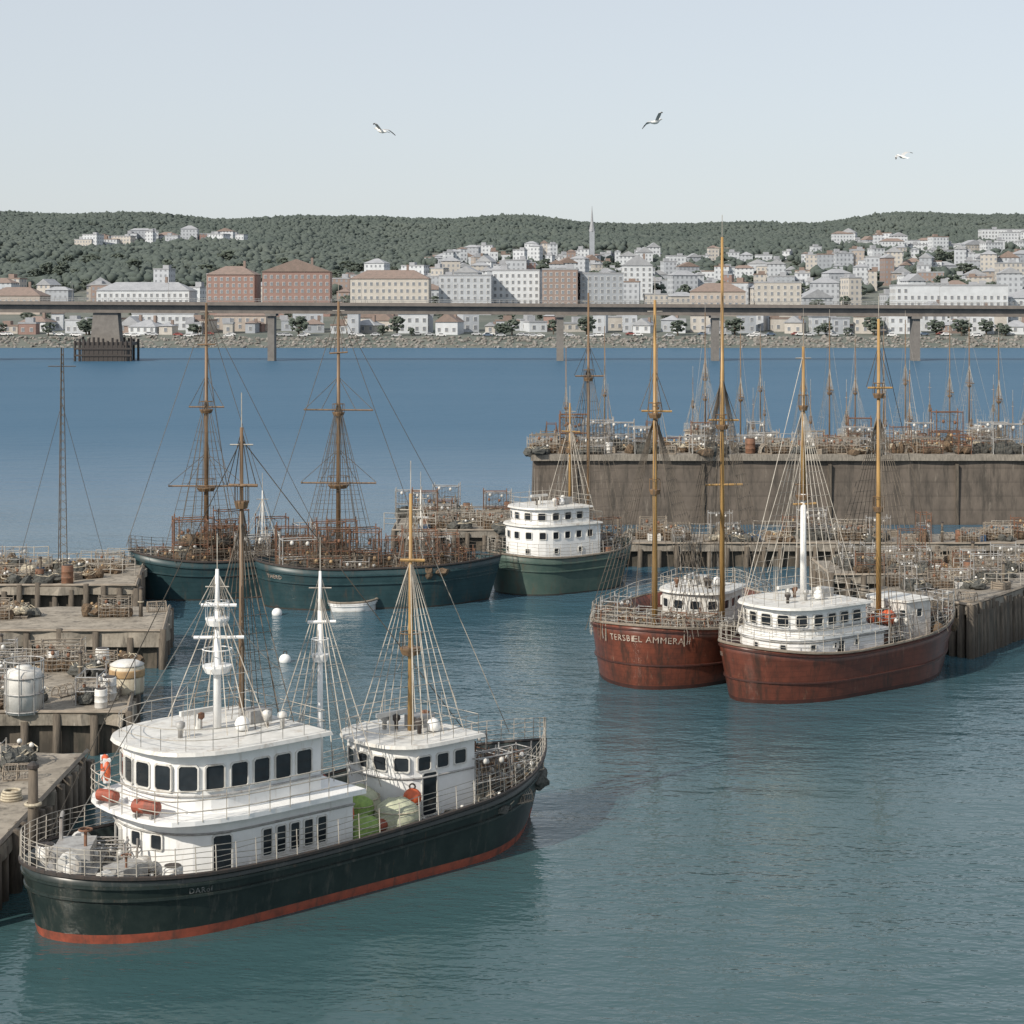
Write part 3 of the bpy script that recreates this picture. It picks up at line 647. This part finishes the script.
        if h.get('toprail'):
            o3=offs(ol,.1); mb=MB(); zr=h['z1']+.12
            for z in (.35,.7): mb.path([(p[0],p[1],zr+z) for p in o3],.016,3,True)
            for f in np.linspace(0,1,18):
                c,t,nr_=along(o3,f); mb.tube((c[0],c[1],zr),(c[0],c[1],zr+.7),.014,n=3)
            mb.build('roof_railing',M['rigl'],root)
            for k in range(7):
                ax,ay=U(h['s0']+.8,h['s1']-.3),U(-h['hw']*.7,h['hw']*.7); MB().tube((ax,ay,zr),(ax,ay,zr+U(.8,2.6)),.018,.008,4).build('whip_antenna',M['rigl'],root)
            for k in range(4):
                ax,ay=U(h['s0']+1.2,h['s1']-.4),U(-h['hw']*.6,h['hw']*.6); q=MB(); q.lathe([(.08,0),(.08,.28),(.16,.36),(.16,.5),(.03,.56)],10,(ax,ay,zr)); q.build('ventilator',M[random.choice(['white2','steel','rust','dark'])],root,True)
            ax,ay=h['s1']-.7,U(-.5,.5); MB().box(ax-.5,ax+.4,ay-.35,ay+.35,zr,zr+.45).build('roof_locker',M['steel'],root)
            mb=MB(); ax=(h['s0']+h['s1'])/2; mb.tube((ax,.6,zr),(ax,.6,zr+.5),.12,n=8); mb.box(ax-.7,ax+.7,.54,.68,zr+.5,zr+.66); mb.build('radar',M['white2'],root)
            mb=MB(); mb.lathe([(.05,0),(.22,.05),(.26,.26),(.18,.42),(.03,.5)],12,(ax+.9,-.7,zr)); mb.build('radome',M['white'],root,True)
    for q in masts: do_mast(root,*q[:6],ang,**q[6])
    if text:
        txt,size,sc,w0=text; me=text_mesh(txt,size)
        arc=[];acc=0;pp=None
        for t in np.linspace(0,.6,600):
            p=P(t,w0,-1)
            if pp: acc+=hypot(p[0]-pp[0],p[1]-pp[1])
            pp=p; arc.append((acc,t))
        A=[q[0] for q in arc]; T=[q[1] for q in arc]
        def at(s,wv):
            t=float(np.interp(abs(s),A,T)); return P(t,wv,-1 if s>=0 else 1)
        for v in me.vertices:
            s=sc+v.co.x; t=float(np.interp(abs(s),A,T)); wv=w0+v.co.y/(zt(t)+1); p=at(s,wv); p1=at(s-.05,wv); p2=at(s+.05,wv)
            tx,ty=p2[0]-p1[0],p2[1]-p1[1]; l=hypot(tx,ty) or 1; v.co=(p[0]+ty/l*.035,p[1]-tx/l*.035,p[2])
        me.materials.append(M[mtext]); o=bpy.data.objects.new('name_lettering',me); COL.objects.link(o); o.parent=root
    ca,sa=cos(ang),sin(ang)
    def W(x,y,z): return (loc[0]+ca*x-sa*y,loc[1]+sa*x+ca*y,z)
    def zd(x): return zt(min(1,max(0,(x+.3)/(L+.9))))-.78
    def half(x): return abs(P(min(1,max(0,(x+.3)/(L+.9))),1,1)[1])
    return dict(root=root,W=W,zd=zd,ang=ang,L=L,hb=hb,P=P,zt=zt,half=half)
def deck_fn(V,x0,x1,fy=.75):
    def f():
        x=U(x0,x1); return V['W'](x,U(-1,1)*max(.1,V['half'](x)-.95)*min(1,fy+.25),V['zd'](x))
    return f
# ---- the black trawler in front
A1=radians(42.5)
T0=vessel('fishing_trawler','large black hulled trawler with white two storey wheelhouse in the foreground','boat',(-14.85,59.9),A1,21.3,3.6,1.85,.4,.95,'black','redbot',b=.7,nr=5,mtext='faint',
 houses=[dict(name='deckhouse',s0=3.25,s1=10.3,hw=2.75,d=2.9,z0=.9,zf=1.1,z1=3.3,wins=[(2.3,.34,.85,.06,.22,5),(2.6,.4,.45,.4,.5,2)],doors=[(.3,.6,1.55),(.55,.7,1.5)],roof=.06,trim=2.9),
  dict(name='wheelhouse',s0=3.5,s1=9.1,hw=2.55,d=2.7,z0=3.44,z1=5.4,wins=[(4.62,.6,.78,.02,.98,16)],roof=.3,wing=(.75,9.7),toprail=True,trim=4.05),
  dict(name='after_deckhouse',s0=12.9,s1=16.5,hw=1.95,d=1.6,z0=1.2,zf=1.5,z1=4.1,wins=[(3.5,.52,.48,.03,.97,11)],doors=[(.22,.6,1.5)],roof=.3,toprail=True,trim=3.0)],
 masts=[(6.8,.2,5.5,10.9,.15,'white',dict(yards=((8.6,1.7),(9.7,1.2)),tops=((7.6,1.0),(9.2,.8)),shr=(10,1.8,5.7,1.6,3),white_to=9.5,rigm='rigl',stays=((1,0,3),))),
  (8.2,.8,.9,15.6,.13,'wood',dict(yards=((13.6,1.0),),tops=((13.0,.5),),shr=(12.5,2.4,2.0,3.2,5),rigm='rig',stays=((.4,0,3.2),(18,0,3.5)))),
  (11.2,0.3,2.2,10.4,.12,'white',dict(yards=((8.6,1.0),),tops=((7.4,.6),),shr=(9.6,2.2,3.0,2,4),white_to=9,rigm='rigl')),
  (15.1,0,4.2,12.9,.12,'gold',dict(yards=((10.5,.9),),tops=((7.2,.8),),shr=(10.5,1.6,4.3,2.4,6),rigm='rigl',stays=((20,0,3.4),)))],
 text=('DARof',.26,5.6,.84),wc=.3)
W=T0['W']; zd=T0['zd']
place('mach',W(1.6,.5,zd(1.6)),A1+.9,'on the foredeck of the black trawler',1.3); place('mach',W(2.3,-1.5,zd(2.3)),A1+.3,'on the foredeck of the black trawler',.95)
place('winch',W(2.7,1.7,zd(2.7)),A1+1.57,'on the foredeck of the black trawler',1.0)
for p in ((.8,-.6),(3.2,-2.7),(1.2,1.7)): place('bwht',W(p[0],p[1],zd(p[0])),0,'on the foredeck of the black trawler',1.1)
scatter(deck_fn(T0,.8,3.1,.75),20,'on the foredeck of the black trawler',{'pot':3,'coil':2,'rack':2,'wood':1,'netk':2,'brust':1,'boll':1},(.8,1.1))
place('baleg',W(10.95,-2.5,zd(11.0)+.1),0,'on the trawler between its deckhouses',.85); place('balep',W(12.35,-2.6,zd(12.3)+.1),1,'on the trawler between its deckhouses',1.1); place('baleg',W(11.5,-1.5,zd(11.8)+.5),1,'on the trawler between its deckhouses',.8); place('balep',W(12.1,-.6,zd(12)+.1),1,'on the trawler between its deckhouses',1.2); place('balep',W(10.9,-.3,zd(11)+.1),2,'on the trawler between its deckhouses',1.1)
place('raft',W(10.85,.3,zd(11)+1.4),A1,'on a bale between the trawler deckhouses',.9); place('raft',W(11.7,-2.75,zd(11.6)+.5),A1+.2,'on a bale between the trawler deckhouses',.7)
place('obuoy',W(10.55,-1.5,zd(10.7)+1.5),0,'on the trawler between its deckhouses',1.0); place('obuoy',W(13.2,-2.4,zd(13)+1.3),0,'on the trawler between its deckhouses',1.1)
scatter(deck_fn(T0,10.8,12.4,.5),5,'on the trawler between its deckhouses',{'ored':1.5,'netk':2,'brust':1},(.8,1.0))
scatter(deck_fn(T0,16.7,19.8,.7),30,'on the after deck of the black trawler',{'netk':3,'net':3,'pot':3,'rack':2,'brust':1,'bwht':.6,'coil':1,'rackt':1,'rackb':2},(.8,1.15),A1)
for i in range(9): x=13.2+i*.6; place('pot' if i%3 else 'netk',W(x,-2.75,zd(x)),A1,'along the side deck of the trawler',.85)
place('raft',W(3.1,-1.3,3.5),A1-1.1,'on the bridge wing of the black trawler',.75); place('raft',W(3.0,.9,3.5),A1+1.9,'on the bridge wing of the black trawler',.65)
place('ring',W(4.1,2.9,4.1),A1+1.2,'on the wing rail of the black trawler',1.3); place('ring',W(10.42,-2.2,2.5),A1+1.57,'on the deckhouse end of the black trawler',1.1)
for x in (2.2,8.6,14.5):
    p=T0['P']((x+.3)/22.2,.72,1); place('tyre',W(p[0],p[1]+.15,p[2]),A1,'hung on the side of the black trawler')
# ---- red boats
A2=radians(64)
p=G(642,690)
TA=vessel('fishing_boat','rusty red boat with pale name lettering and two golden masts, left of its pair','boat',(p[0]-.35,p[1]),A2,14.5,4.3,2.85,.5,.6,'red','maroon',
 houses=[dict(name='deckhouse',s0=7.4,s1=11.5,hw=1.9,d=1.6,z0=1.6,z1=3.9,wins=[(3.3,.5,.45,.05,.95,10)],roof=.2,toprail=True,m='white2')],
 masts=[(2.6,-.05,1.8,20,.16,'gold',dict(yards=((14.2,1.6),),tops=((14,.7),(10,.6)),shr=(14,3.0,2.8,4.5,7),stays=((-.2,0,3.4),))),
  (7.0,-2.2,1.8,23.4,.16,'gold',dict(yards=((13.5,1.6),(10,2)),tops=((13.2,.7),),shr=(16,2.4,2.8,4.5,7),stays=((14,0,3.5),)))],
 text=('TERSBEL AMMERA',.46,.55,.84),wc=.2,a=.42,mrub='maroon',mrail='rigl',rubs=(.35,.93))
scatter(deck_fn(TA,1.2,6.8,.75),46,'on the deck of the lettered red boat',{'rack':3,'rackb':3,'rackd':3,'rackt':1,'pot':3,'netk':3,'net':3,'brust':1,'bwht':.6,'ored':.5,'wood':2},(1,1.4),A2)
A3=radians(38)
p=G(752,703)
TB=vessel('fishing_boat','brown red boat with white wheelhouse, right of its pair','boat',(p[0]-.8,p[1]+.3),A3,16.2,3.1,2.3,.6,.8,'red2','maroon',
 houses=[dict(name='deckhouse',s0=1.5,s1=8.2,hw=2.5,d=2.6,z0=1.6,z1=3.1,wins=[(2.68,.26,.26,.08,.92,9)],doors=[(.2,.5,1.1)],roof=.04,trim=2.95),
  dict(name='wheelhouse',s0=1.7,s1=7.0,hw=2.35,d=2.5,z0=3.15,z1=4.55,wins=[(3.98,.55,.56,.02,.98,14)],roof=.28,wing=(.25,8.2),toprail=True,trim=3.55),
  dict(name='after_deckhouse',s0=10.9,s1=13.2,hw=1.4,d=.6,z0=1.5,z1=4.0,wins=[(3.4,.4,.4,.05,.95,5)],roof=.12,m='white2')],
 masts=[(5.2,.3,4.6,17.6,.18,'gold',dict(yards=((9.5,1.2),),tops=((9.9,.8),(14.5,.5)),shr=(14.5,2.6,3.4,4,6),white_to=10,rigm='rigl',stays=((0,0,3.3),))),
  (10.2,-.4,1.6,19,.16,'gold',dict(yards=((15.4,1.3),),tops=((15,.6),(9,.6)),shr=(14,2.8,2.6,4.5,7),stays=((16,0,3.3),)))],
 text=('MEEF',.3,-1.2,.84),wc=.2,a=.3,mrub='maroon',rubs=(.35,.93))
scatter(deck_fn(TB,8.6,10.5,.75),16,'amidships on the white wheelhouse red boat',{'rack':2,'ored':1,'netk':2,'rackt':2,'rackx':1,'brust':1},(1,1.2),A3)
for i in range(6): place('obuoy',TB['W'](8.9+U(0,1.5),U(-1.8,.4),3.0+U(0,.7)),0,'piled amidships on the red boat',U(1,1.4))
scatter(deck_fn(TB,13.4,15.2,.5),14,'on the stern of the white wheelhouse boat',{'rack':2,'netk':2,'pot':2,'rackt':1,'net':2,'rackd':2},(1,1.2),A3)
# ---- teal sailing ships
p=G(152,603)
TC=vessel('sailing_ship','dark teal ship with rust brown deck gear, left of the two','ship',(p[0]-1.7,p[1]+2.4),radians(18),14,3.0,2.5,.7,.5,'teal','tealbot',
 masts=[(4.9,0,1.6,19.8,.19,'wood',dict(yards=((12.7,2.4),(7.4,5.2),(17,1.2)),tops=((12.5,.9),(7.2,1.3)),shr=(13.5,2.7,2.6,5.0,7),rr=.022,stays=((-.5,0,3.4),(13,0,3.2),(10,0,3)))),
  (8.6,-.8,1.6,7.0,.09,'white2',dict(shr=(6.5,2,2.6,2,3),rigm='rigl'))],wc=.1,a=.35,mrail='rig')
TK={'rackb':4,'rackx':2,'rackt':2,'rackd':3,'rack':1,'net':4,'netk':3,'brust':2,'pot':2,'wood':2,'wht':.6}
scatter(deck_fn(TC,.8,12.8,.75),54,'on the deck of the left teal ship',TK,(1.0,1.6),.3)
def gearpile(V,mx_,where,zs):
    for dx in (-1.7,-.6,.6,1.7):
        for z in zs:
            x=mx_+dx*(1-z*.22); place('net' if U(0,1)<.7 else 'netk',V['W'](x,U(-.7,.7),V['zd'](x)+z),x*3+z,where,1.6-z*.25)
    for k in range(7):
        x=mx_+U(-2,2); place('rackx',V['W'](x,U(-1.5,1.5),V['zd'](x)+U(0,.8)),V['ang']+U(-.3,.3),where,U(1.0,1.45))
gearpile(TC,4.9,'heaped around the left ship mast',(0,.8,1.6))
p=G(262,608)
TD=vessel('sailing_ship','dark teal ship with tall brown mast, right of the two','ship',(p[0]-.3,p[1]+1.2),radians(9),15.4,3.1,2.6,.4,.3,'teal','tealbot',
 masts=[(5.2,.8,1.7,19.9,.19,'wood',dict(yards=((12.7,4.6),(7.9,5),(16.5,1.2)),tops=((12.5,.8),(7.7,1.4)),shr=(13.5,2.8,2.7,5.0,7),rr=.022,stays=((0,0,3.2),(14,0,3),(11,0,3)))),
  (10.6,0,1.7,7.4,.08,'white2',dict(yards=((5.6,1.0),),shr=(6.5,2,2.7,2,3),rigm='rigl'))],
 text=('THERD',.34,2.2,.8),wc=.1,a=.3,mrail='rig')
scatter(deck_fn(TD,.9,14,.75),60,'on the deck of the right teal ship',TK,(1.0,1.5),.15)
gearpile(TD,5.3,'heaped around the right ship mast',(0,.8))
# ---- green hull, white wheelhouse
p=G(492,597)
TE=vessel('fishing_boat','grey green boat with rounded white wheelhouse in the middle of the harbour','boat',(p[0]+.4,p[1]+1.5),radians(35),11.0,3.2,2.5,.3,.5,'green','tealbot',
 houses=[dict(name='deckhouse',s0=1.2,s1=7.0,hw=2.3,d=2.5,z0=1.5,z1=4.55,wins=[(3.95,.42,.45,.03,.97,14),(2.9,.3,.3,.05,.9,6)],roof=.15,toprail=True),
  dict(name='wheelhouse',s0=1.6,s1=6.2,hw=2.1,d=2.2,z0=4.68,z1=5.7,wins=[(5.22,.5,.46,.03,.97,11)],roof=.2,toprail=True)],
 masts=[(6.1,0,4.5,12.8,.12,'gold',dict(tops=((9.5,.6),),yards=((10.8,1.3),),shr=(11.5,1.8,4.7,2,4),rigm='rigl')),(7.5,-.3,1.7,20.5,.15,'wood',dict(tops=((14.5,.7),),yards=((14.7,2),),shr=(15.5,2.8,2.7,4,6)))],wc=.1,a=.3)
scatter(deck_fn(TE,7.4,10,.7),18,'on the stern of the grey green boat',{'rackd':2,'rack':2,'netk':3,'brust':1,'pot':2,'rackx':2},(1.0,1.4),.5)
x,y=G(350,611); vessel('dinghy','small white dinghy afloat beside the right teal ship','dinghy',(x-1.1,y),.2,2.3,.7,.55,.05,.12,'white','white2',rail=False,n=16,wc=.08,mdeck='white2')
for q in ((285,662),(277,615)): x,y=G(*q); place('wbuoy',(x,y,.12),0,'floating between the black trawler and teal ships',1.1)
# ------------------------------------------------------------------ piers and walls
PM={}
def rough_poly(lp,e=.13,st=1.1):
    out=[]
    for i in range(len(lp)):
        p,q=lp[i],lp[(i+1)%len(lp)]; l=hypot(q[0]-p[0],q[1]-p[1]); k=max(1,int(l/st))
        for j in range(k): f=j/k; out.append((p[0]+(q[0]-p[0])*f+U(-e,e),p[1]+(q[1]-p[1])*f+U(-e,e)))
    return out
def pier(name,label,poly,zt,mt,mf,edges,sp=1.2,cat='pier',zb=-1.5,pr=.18,slab=.5,ph=.35,ro=.13):
    cx=sum(p[0] for p in poly)/len(poly); cy=sum(p[1] for p in poly)/len(poly)
    t=thing(name,label,cat,(cx,cy,0)); lp=[(x-cx,y-cy) for x,y in poly]
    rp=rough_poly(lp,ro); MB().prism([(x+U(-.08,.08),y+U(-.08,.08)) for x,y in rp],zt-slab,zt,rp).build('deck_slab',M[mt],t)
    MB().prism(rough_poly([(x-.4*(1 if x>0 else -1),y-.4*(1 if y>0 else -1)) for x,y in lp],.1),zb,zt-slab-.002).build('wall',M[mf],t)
    n=0
    for a,b2 in edges:
        p,q=lp[a],lp[b2]; l=hypot(q[0]-p[0],q[1]-p[1]); k=int(l/sp)
        MB().tube((p[0],p[1],zt+.08),(q[0],q[1],zt+.08),.1,n=4).build('kerb_beam',M['cwood'],t)
        for i in range(k+1):
            if n>95: break
            f=i/max(1,k); key=(round(zt,1),pr)
            x,y=p[0]+(q[0]-p[0])*f+U(-.1,.1),p[1]+(q[1]-p[1])*f
            if key not in PM: o=MB().tube((0,0,-1.2),(0,0,zt+ph),pr*1.1,pr,8).build('pile',M['pile'],t,True); PM[key]=o.data
            else: o=bpy.data.objects.new('pile',PM[key]); COL.objects.link(o); o.parent=t
            o.location=(x,y,U(-.5,.1)); n+=1
    return t
def rect_fn(x0,x1,y0,y1,z):
    return lambda:(U(x0,x1),U(y0,y1),z)
CL={'pot':4,'rackd':2.5,'rack':2,'rail':2.5,'post':1.5,'netk':4,'net':2.5,'wood':2,'blue':.3,'brust':1,'wht':.6,'bwht':.5,'coil':2,'pal':1}
def box4(x0,x1,y0,y1): return [(x0,y0),(x1,y0),(x1*(1+.75*(y1-y0)/y0) if x0<-20 else x1,y1),(x0,y1)]
pier('quay','far left timber quay behind the other left quays',box4(-62,-23.2,118,129),2.3,'conc','cface',[(0,1),(1,2)],1.0,ph=.2,ro=.3)
scatter(rect_fn(-38,-25.4,118.6,128.5,2.3),54,'on the far left timber quay',CL,(.9,1.3))
pier('quay','left quay with bare concrete slab, second from the far end',box4(-60,-18.9,103.5,112),2.0,'conc','cface',[(0,1),(1,2)],1.8,slab=.8,ph=.1,ro=.3)
scatter(rect_fn(-33,-20.5,107.5,111.5,2.0),16,'on the bare left quay',CL,(.9,1.1))
pier('quay','left quay carrying the white tanks',box4(-56,-16.9,84,97),1.8,'conc','cface',[(0,1),(1,2)],1.5,ph=.15,ro=.3)
scatter(rect_fn(-27,-17.5,84.5,88,1.8),22,'on the tank quay',CL,(.9,1.2)); scatter(rect_fn(-27,-19,91,96.5,1.8),28,'on the tank quay',CL,(.9,1.2))
x,y=G(24,712,1.8); place('tank',(x,y,1.8),0,'on the tank quay',1.1); x,y=G(127,692,1.8); place('ctank',(x,y,1.8),0,'on the tank quay',1.0)
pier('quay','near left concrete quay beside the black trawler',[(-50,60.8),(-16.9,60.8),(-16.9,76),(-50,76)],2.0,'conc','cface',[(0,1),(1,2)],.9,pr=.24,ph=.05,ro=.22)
scatter(rect_fn(-23,-17.3,71,75.5,2.0),14,'on the near left quay',{'rail':2,'pot':2,'wood':1,'coil':2,'netk':2,'net':1})
x,y=G(33,845,2); place('post',(x,y,2),0,'on the near left quay',1.7)
x,y=G(12,800,2); place('coil',(x,y,2),0,'on the near left quay',1)
t=thing('lattice_pole','thin lattice signal pole on the far left timber quay','pole',(XA(62,124),124,2.3)); mb=MB()
for k in range(3): mb.tube((.35*cos(k*2.1),.35*sin(k*2.1),0),(.08*cos(k*2.1),.08*sin(k*2.1),14.6),.03,n=4)
for j in range(26):
    r0=.35-.27*j/26; z=j*.56; mb.path([(r0*cos(k*2.1),r0*sin(k*2.1),z+.28*(k%2)) for k in range(4)],.018,3)
mb.build('lattice',M['rig'],t); MB().tube((-.9,0,13.4),(.9,0,13.4),.03,n=4).build('crossbar',M['rig'],t)
for s in (-1,1): MB().tube((0,0,11),(3*s,0,0),.018,n=3).build('guy_wire',M['rig'],t)
XW0=XA(531,170)
t=thing('harbour_wall','high dark stone harbour wall crossing the right half','wall',(0,170,0))
MB().prism([(XW0,0),(95,0),(95,8),(XW0,8)],-1.5,5.7,[(XW0+.25,.3),(95,.3),(95,8),(XW0+.25,8)]).build('masonry',M['wallf'],t)
rp=rough_poly([(XW0,-.1),(95,-.1),(95,8.2),(XW0,8.2)],.1,1.6); MB().prism(rp,5.702,6.25).build('coping',M['planks'],t)
for i in range(5):
    x=XW0+4+i*11.3; MB().box(x-.12,x+.12,-.1,.29,-1,5.4).build('ladder_rail',M['pile'],t)
CW={'pot':4,'rackd':4,'rackb':2,'rack':3,'rackt':3,'rackx':1,'rail':3,'post':1,'netk':5,'net':4,'wood':3,'blue':.3,'brust':1.2,'wht':.8,'bwht':.5,'pal':1.2,'ored':.3}
scatter(rect_fn(XW0+.5,47,170.5,177.5,6.25),165,'on top of the harbour wall',CW,(1.0,1.6))
pier('pier','low stub pier left of the harbour wall',[(-9.5,152),(XW0-.3,152),(XW0-.3,166),(-9.5,166)],1.6,'planks','cface',[(0,1),(0,3)],1.2,ph=.1)
scatter(rect_fn(-9,XW0-.6,152.5,165.5,1.6),46,'on the low stub pier',CW,(.9,1.4))
pier('pier','long plank pier in front of the harbour wall',[(7,143),(62,143),(62,149.5),(7,149.5)],1.7,'planks','cface',[(0,1),(0,3)],1.3,ph=-.1)
scatter(rect_fn(7.5,42,144,149,1.7),80,'on the long plank pier',CW,(.9,1.3))
pier('pier','middle right plank pier behind the piled pier',[(21,126),(60,126),(60,133.5),(21,133.5)],1.8,'planks','cface',[(0,1),(0,3)],1.1,ph=-.1)
scatter(rect_fn(21.5,38,127,133,1.8),46,'on the middle right pier',CW,(.9,1.2))
pq=[(25.6,106.6),(36,121.5),(29.5,122),(20.3,112.3)]
pier('pier','piled timber pier at right beside the red boat stern',pq,2.9,'planks','cface',[(0,1),(0,3)],.55,pr=.2,ph=.05)
def qf():
    a,b2=U(.08,.95),U(.05,.92); p=[pq[0][i]*(1-a)*(1-b2)+pq[1][i]*a*(1-b2)+pq[2][i]*a*b2+pq[3][i]*(1-a)*b2 for i in (0,1)]; return (p[0],p[1],2.9)
scatter(qf,44,'on the piled right pier',CW,(.8,1.1))
# ------------------------------------------------------------------ small moored boats (three kinds, copied)
KB=[]
for k,(hm,bm_,lab) in enumerate((('teal','tealbot','dark hulled'),('white2','maroon','white hulled'),('red2','tealbot','rust red hulled'))):
    hgt=(18,16,20)[k]; zc=(5.4,6.4,5.6)[k]
    V=vessel('fishing_smack','',"boat",(0,0),0,11,2.1,2.4,.4,.8,hm,bm_,houses=[dict(name='cabin',s0=2+k*.7,s1=6.0+k*.7,hw=1.5,d=1.1,z0=1.6,z1=4.0,roof=.1,m='white' if k!=2 else 'white2'),dict(name='wheelhouse',s0=2.4+k*.7,s1=5.2+k*.7,hw=1.3,d=1.0,z0=4.1,z1=zc,wins=[(zc-.6,.5,.5,.03,.97,9)],roof=.15,toprail=True,m='white' if k==1 else 'cwood',rm='white2' if k==1 else 'cwood')],
      masts=[(6.8+k*.5,0,1,hgt,.11,'wood',dict(yards=((hgt*.62,1.8),),tops=((hgt*.6,.5),),shr=(hgt*.72,2.0,2.4,3.6,4),rr=.015,rigm='rigl',stays=((0,0,2.6),(10.8,0,3)))),(1.6,0,1.6,hgt*.62,.06,'wood',dict(tops=((hgt*.45,.3),),shr=(hgt*.5,1.7,2.4,2,3),rr=.014,rigm='rigl'))],n=18,wc=.2)
    KB.append((V['root'],lab))
us=set()
def smack(x,y,a,where,k=None):
    r,lab=KB[k]
    if k in us: o=copy_tree(r)
    else: o=r; us.add(k)
    s=U(.85,1.05); o.location=(x,y,0); o.rotation_euler=(0,0,a); o.scale=(s,s,s*U(.85,1.05))
    reg(o,lab+' fishing boat '+where,'boat','small boats '+where)
for i,px in enumerate((566,606,648,700,750,800,838,874,915,958,1003,1040)): smack(XA(px,192),U(182,188),radians(U(75,105)),'moored behind the harbour wall',(0,2)[i%2] if px not in(915,1040) else 1)
for i in range(5): smack(XA(680+i*78,218),U(206,214),radians(U(60,120)),'in the outer harbour row',(i%2)*2)
# ------------------------------------------------------------------ gulls
def gull(loc,hd,bank,fl,lab,sc=1.0):
    b=MB(); rings=[]
    for x,r,z in ((-.34,.012,.03),(-.24,.05,.02),(-.1,.085,0),(.06,.09,0),(.16,.065,.02),(.22,.05,.045),(.27,.055,.06),(.315,.04,.055),(.335,.02,.045)):
        rings.append([(x,r*cos(t),z+r*.9*sin(t)) for t in np.linspace(0,2*pi,11)[:-1]])
    b.loft(rings,True,True); b.mi=2; b.loft([[(.33,.014*cos(t),.045+.014*sin(t)) for t in np.linspace(0,2*pi,7)[:-1]],[(.4,.003*cos(t),.03+.003*sin(t)) for t in np.linspace(0,2*pi,7)[:-1]]],True,True); b.mi=0
    b.add([(-.26,-.04,.025),(-.26,.04,.025),(-.46,.11,.03),(-.48,0,.035),(-.46,-.11,.03),(-.3,0,.05)],[(0,1,5),(1,2,3,5),(0,5,3,4),(0,4,3,2,1)])
    for s in (-1,1):
        st=[(.03,0,.22,.03),(.22,.1*fl,.24,.07),(.42,.16*fl,.2,.04),(.58,.12*fl,.13,-.05),(.72,.05*fl,.03,-.16)]; rg=[]
        for yy,z,c,xo in st: rg.append([(xo+c*.45,s*yy,z+.02),(xo,s*yy,z+.045),(xo-c*.55,s*yy,z+.02),(xo,s*yy,z+.012)])
        b.mi=1; b.loft(rg[:4],True,True); b.mi=3; b.loft(rg[3:],True,True)
    t=b.build('gull',[M['feather'],M['fgrey'],M['beak'],M['dark']],None,False,loc); t.rotation_euler=(bank,-.25,hd); t.scale=(sc,)*3; t['label']=lab; t['category']='bird'; t['group']='gulls in the sky'
for px,py,hd,bk,fl,lab in ((381,131,2.45,.25,1.0,'gull with spread wings at the left of the sky'),(656,122,.7,-.4,1.2,'gull with raised wings in the middle of the sky'),(902,157,2.3,-.3,.9,'smaller gull low in the right of the sky')):
    D=78 if px<900 else 105; gull((XA(px,D),D,ZA(py,D)),hd,bk,fl,lab)
finish_labels()
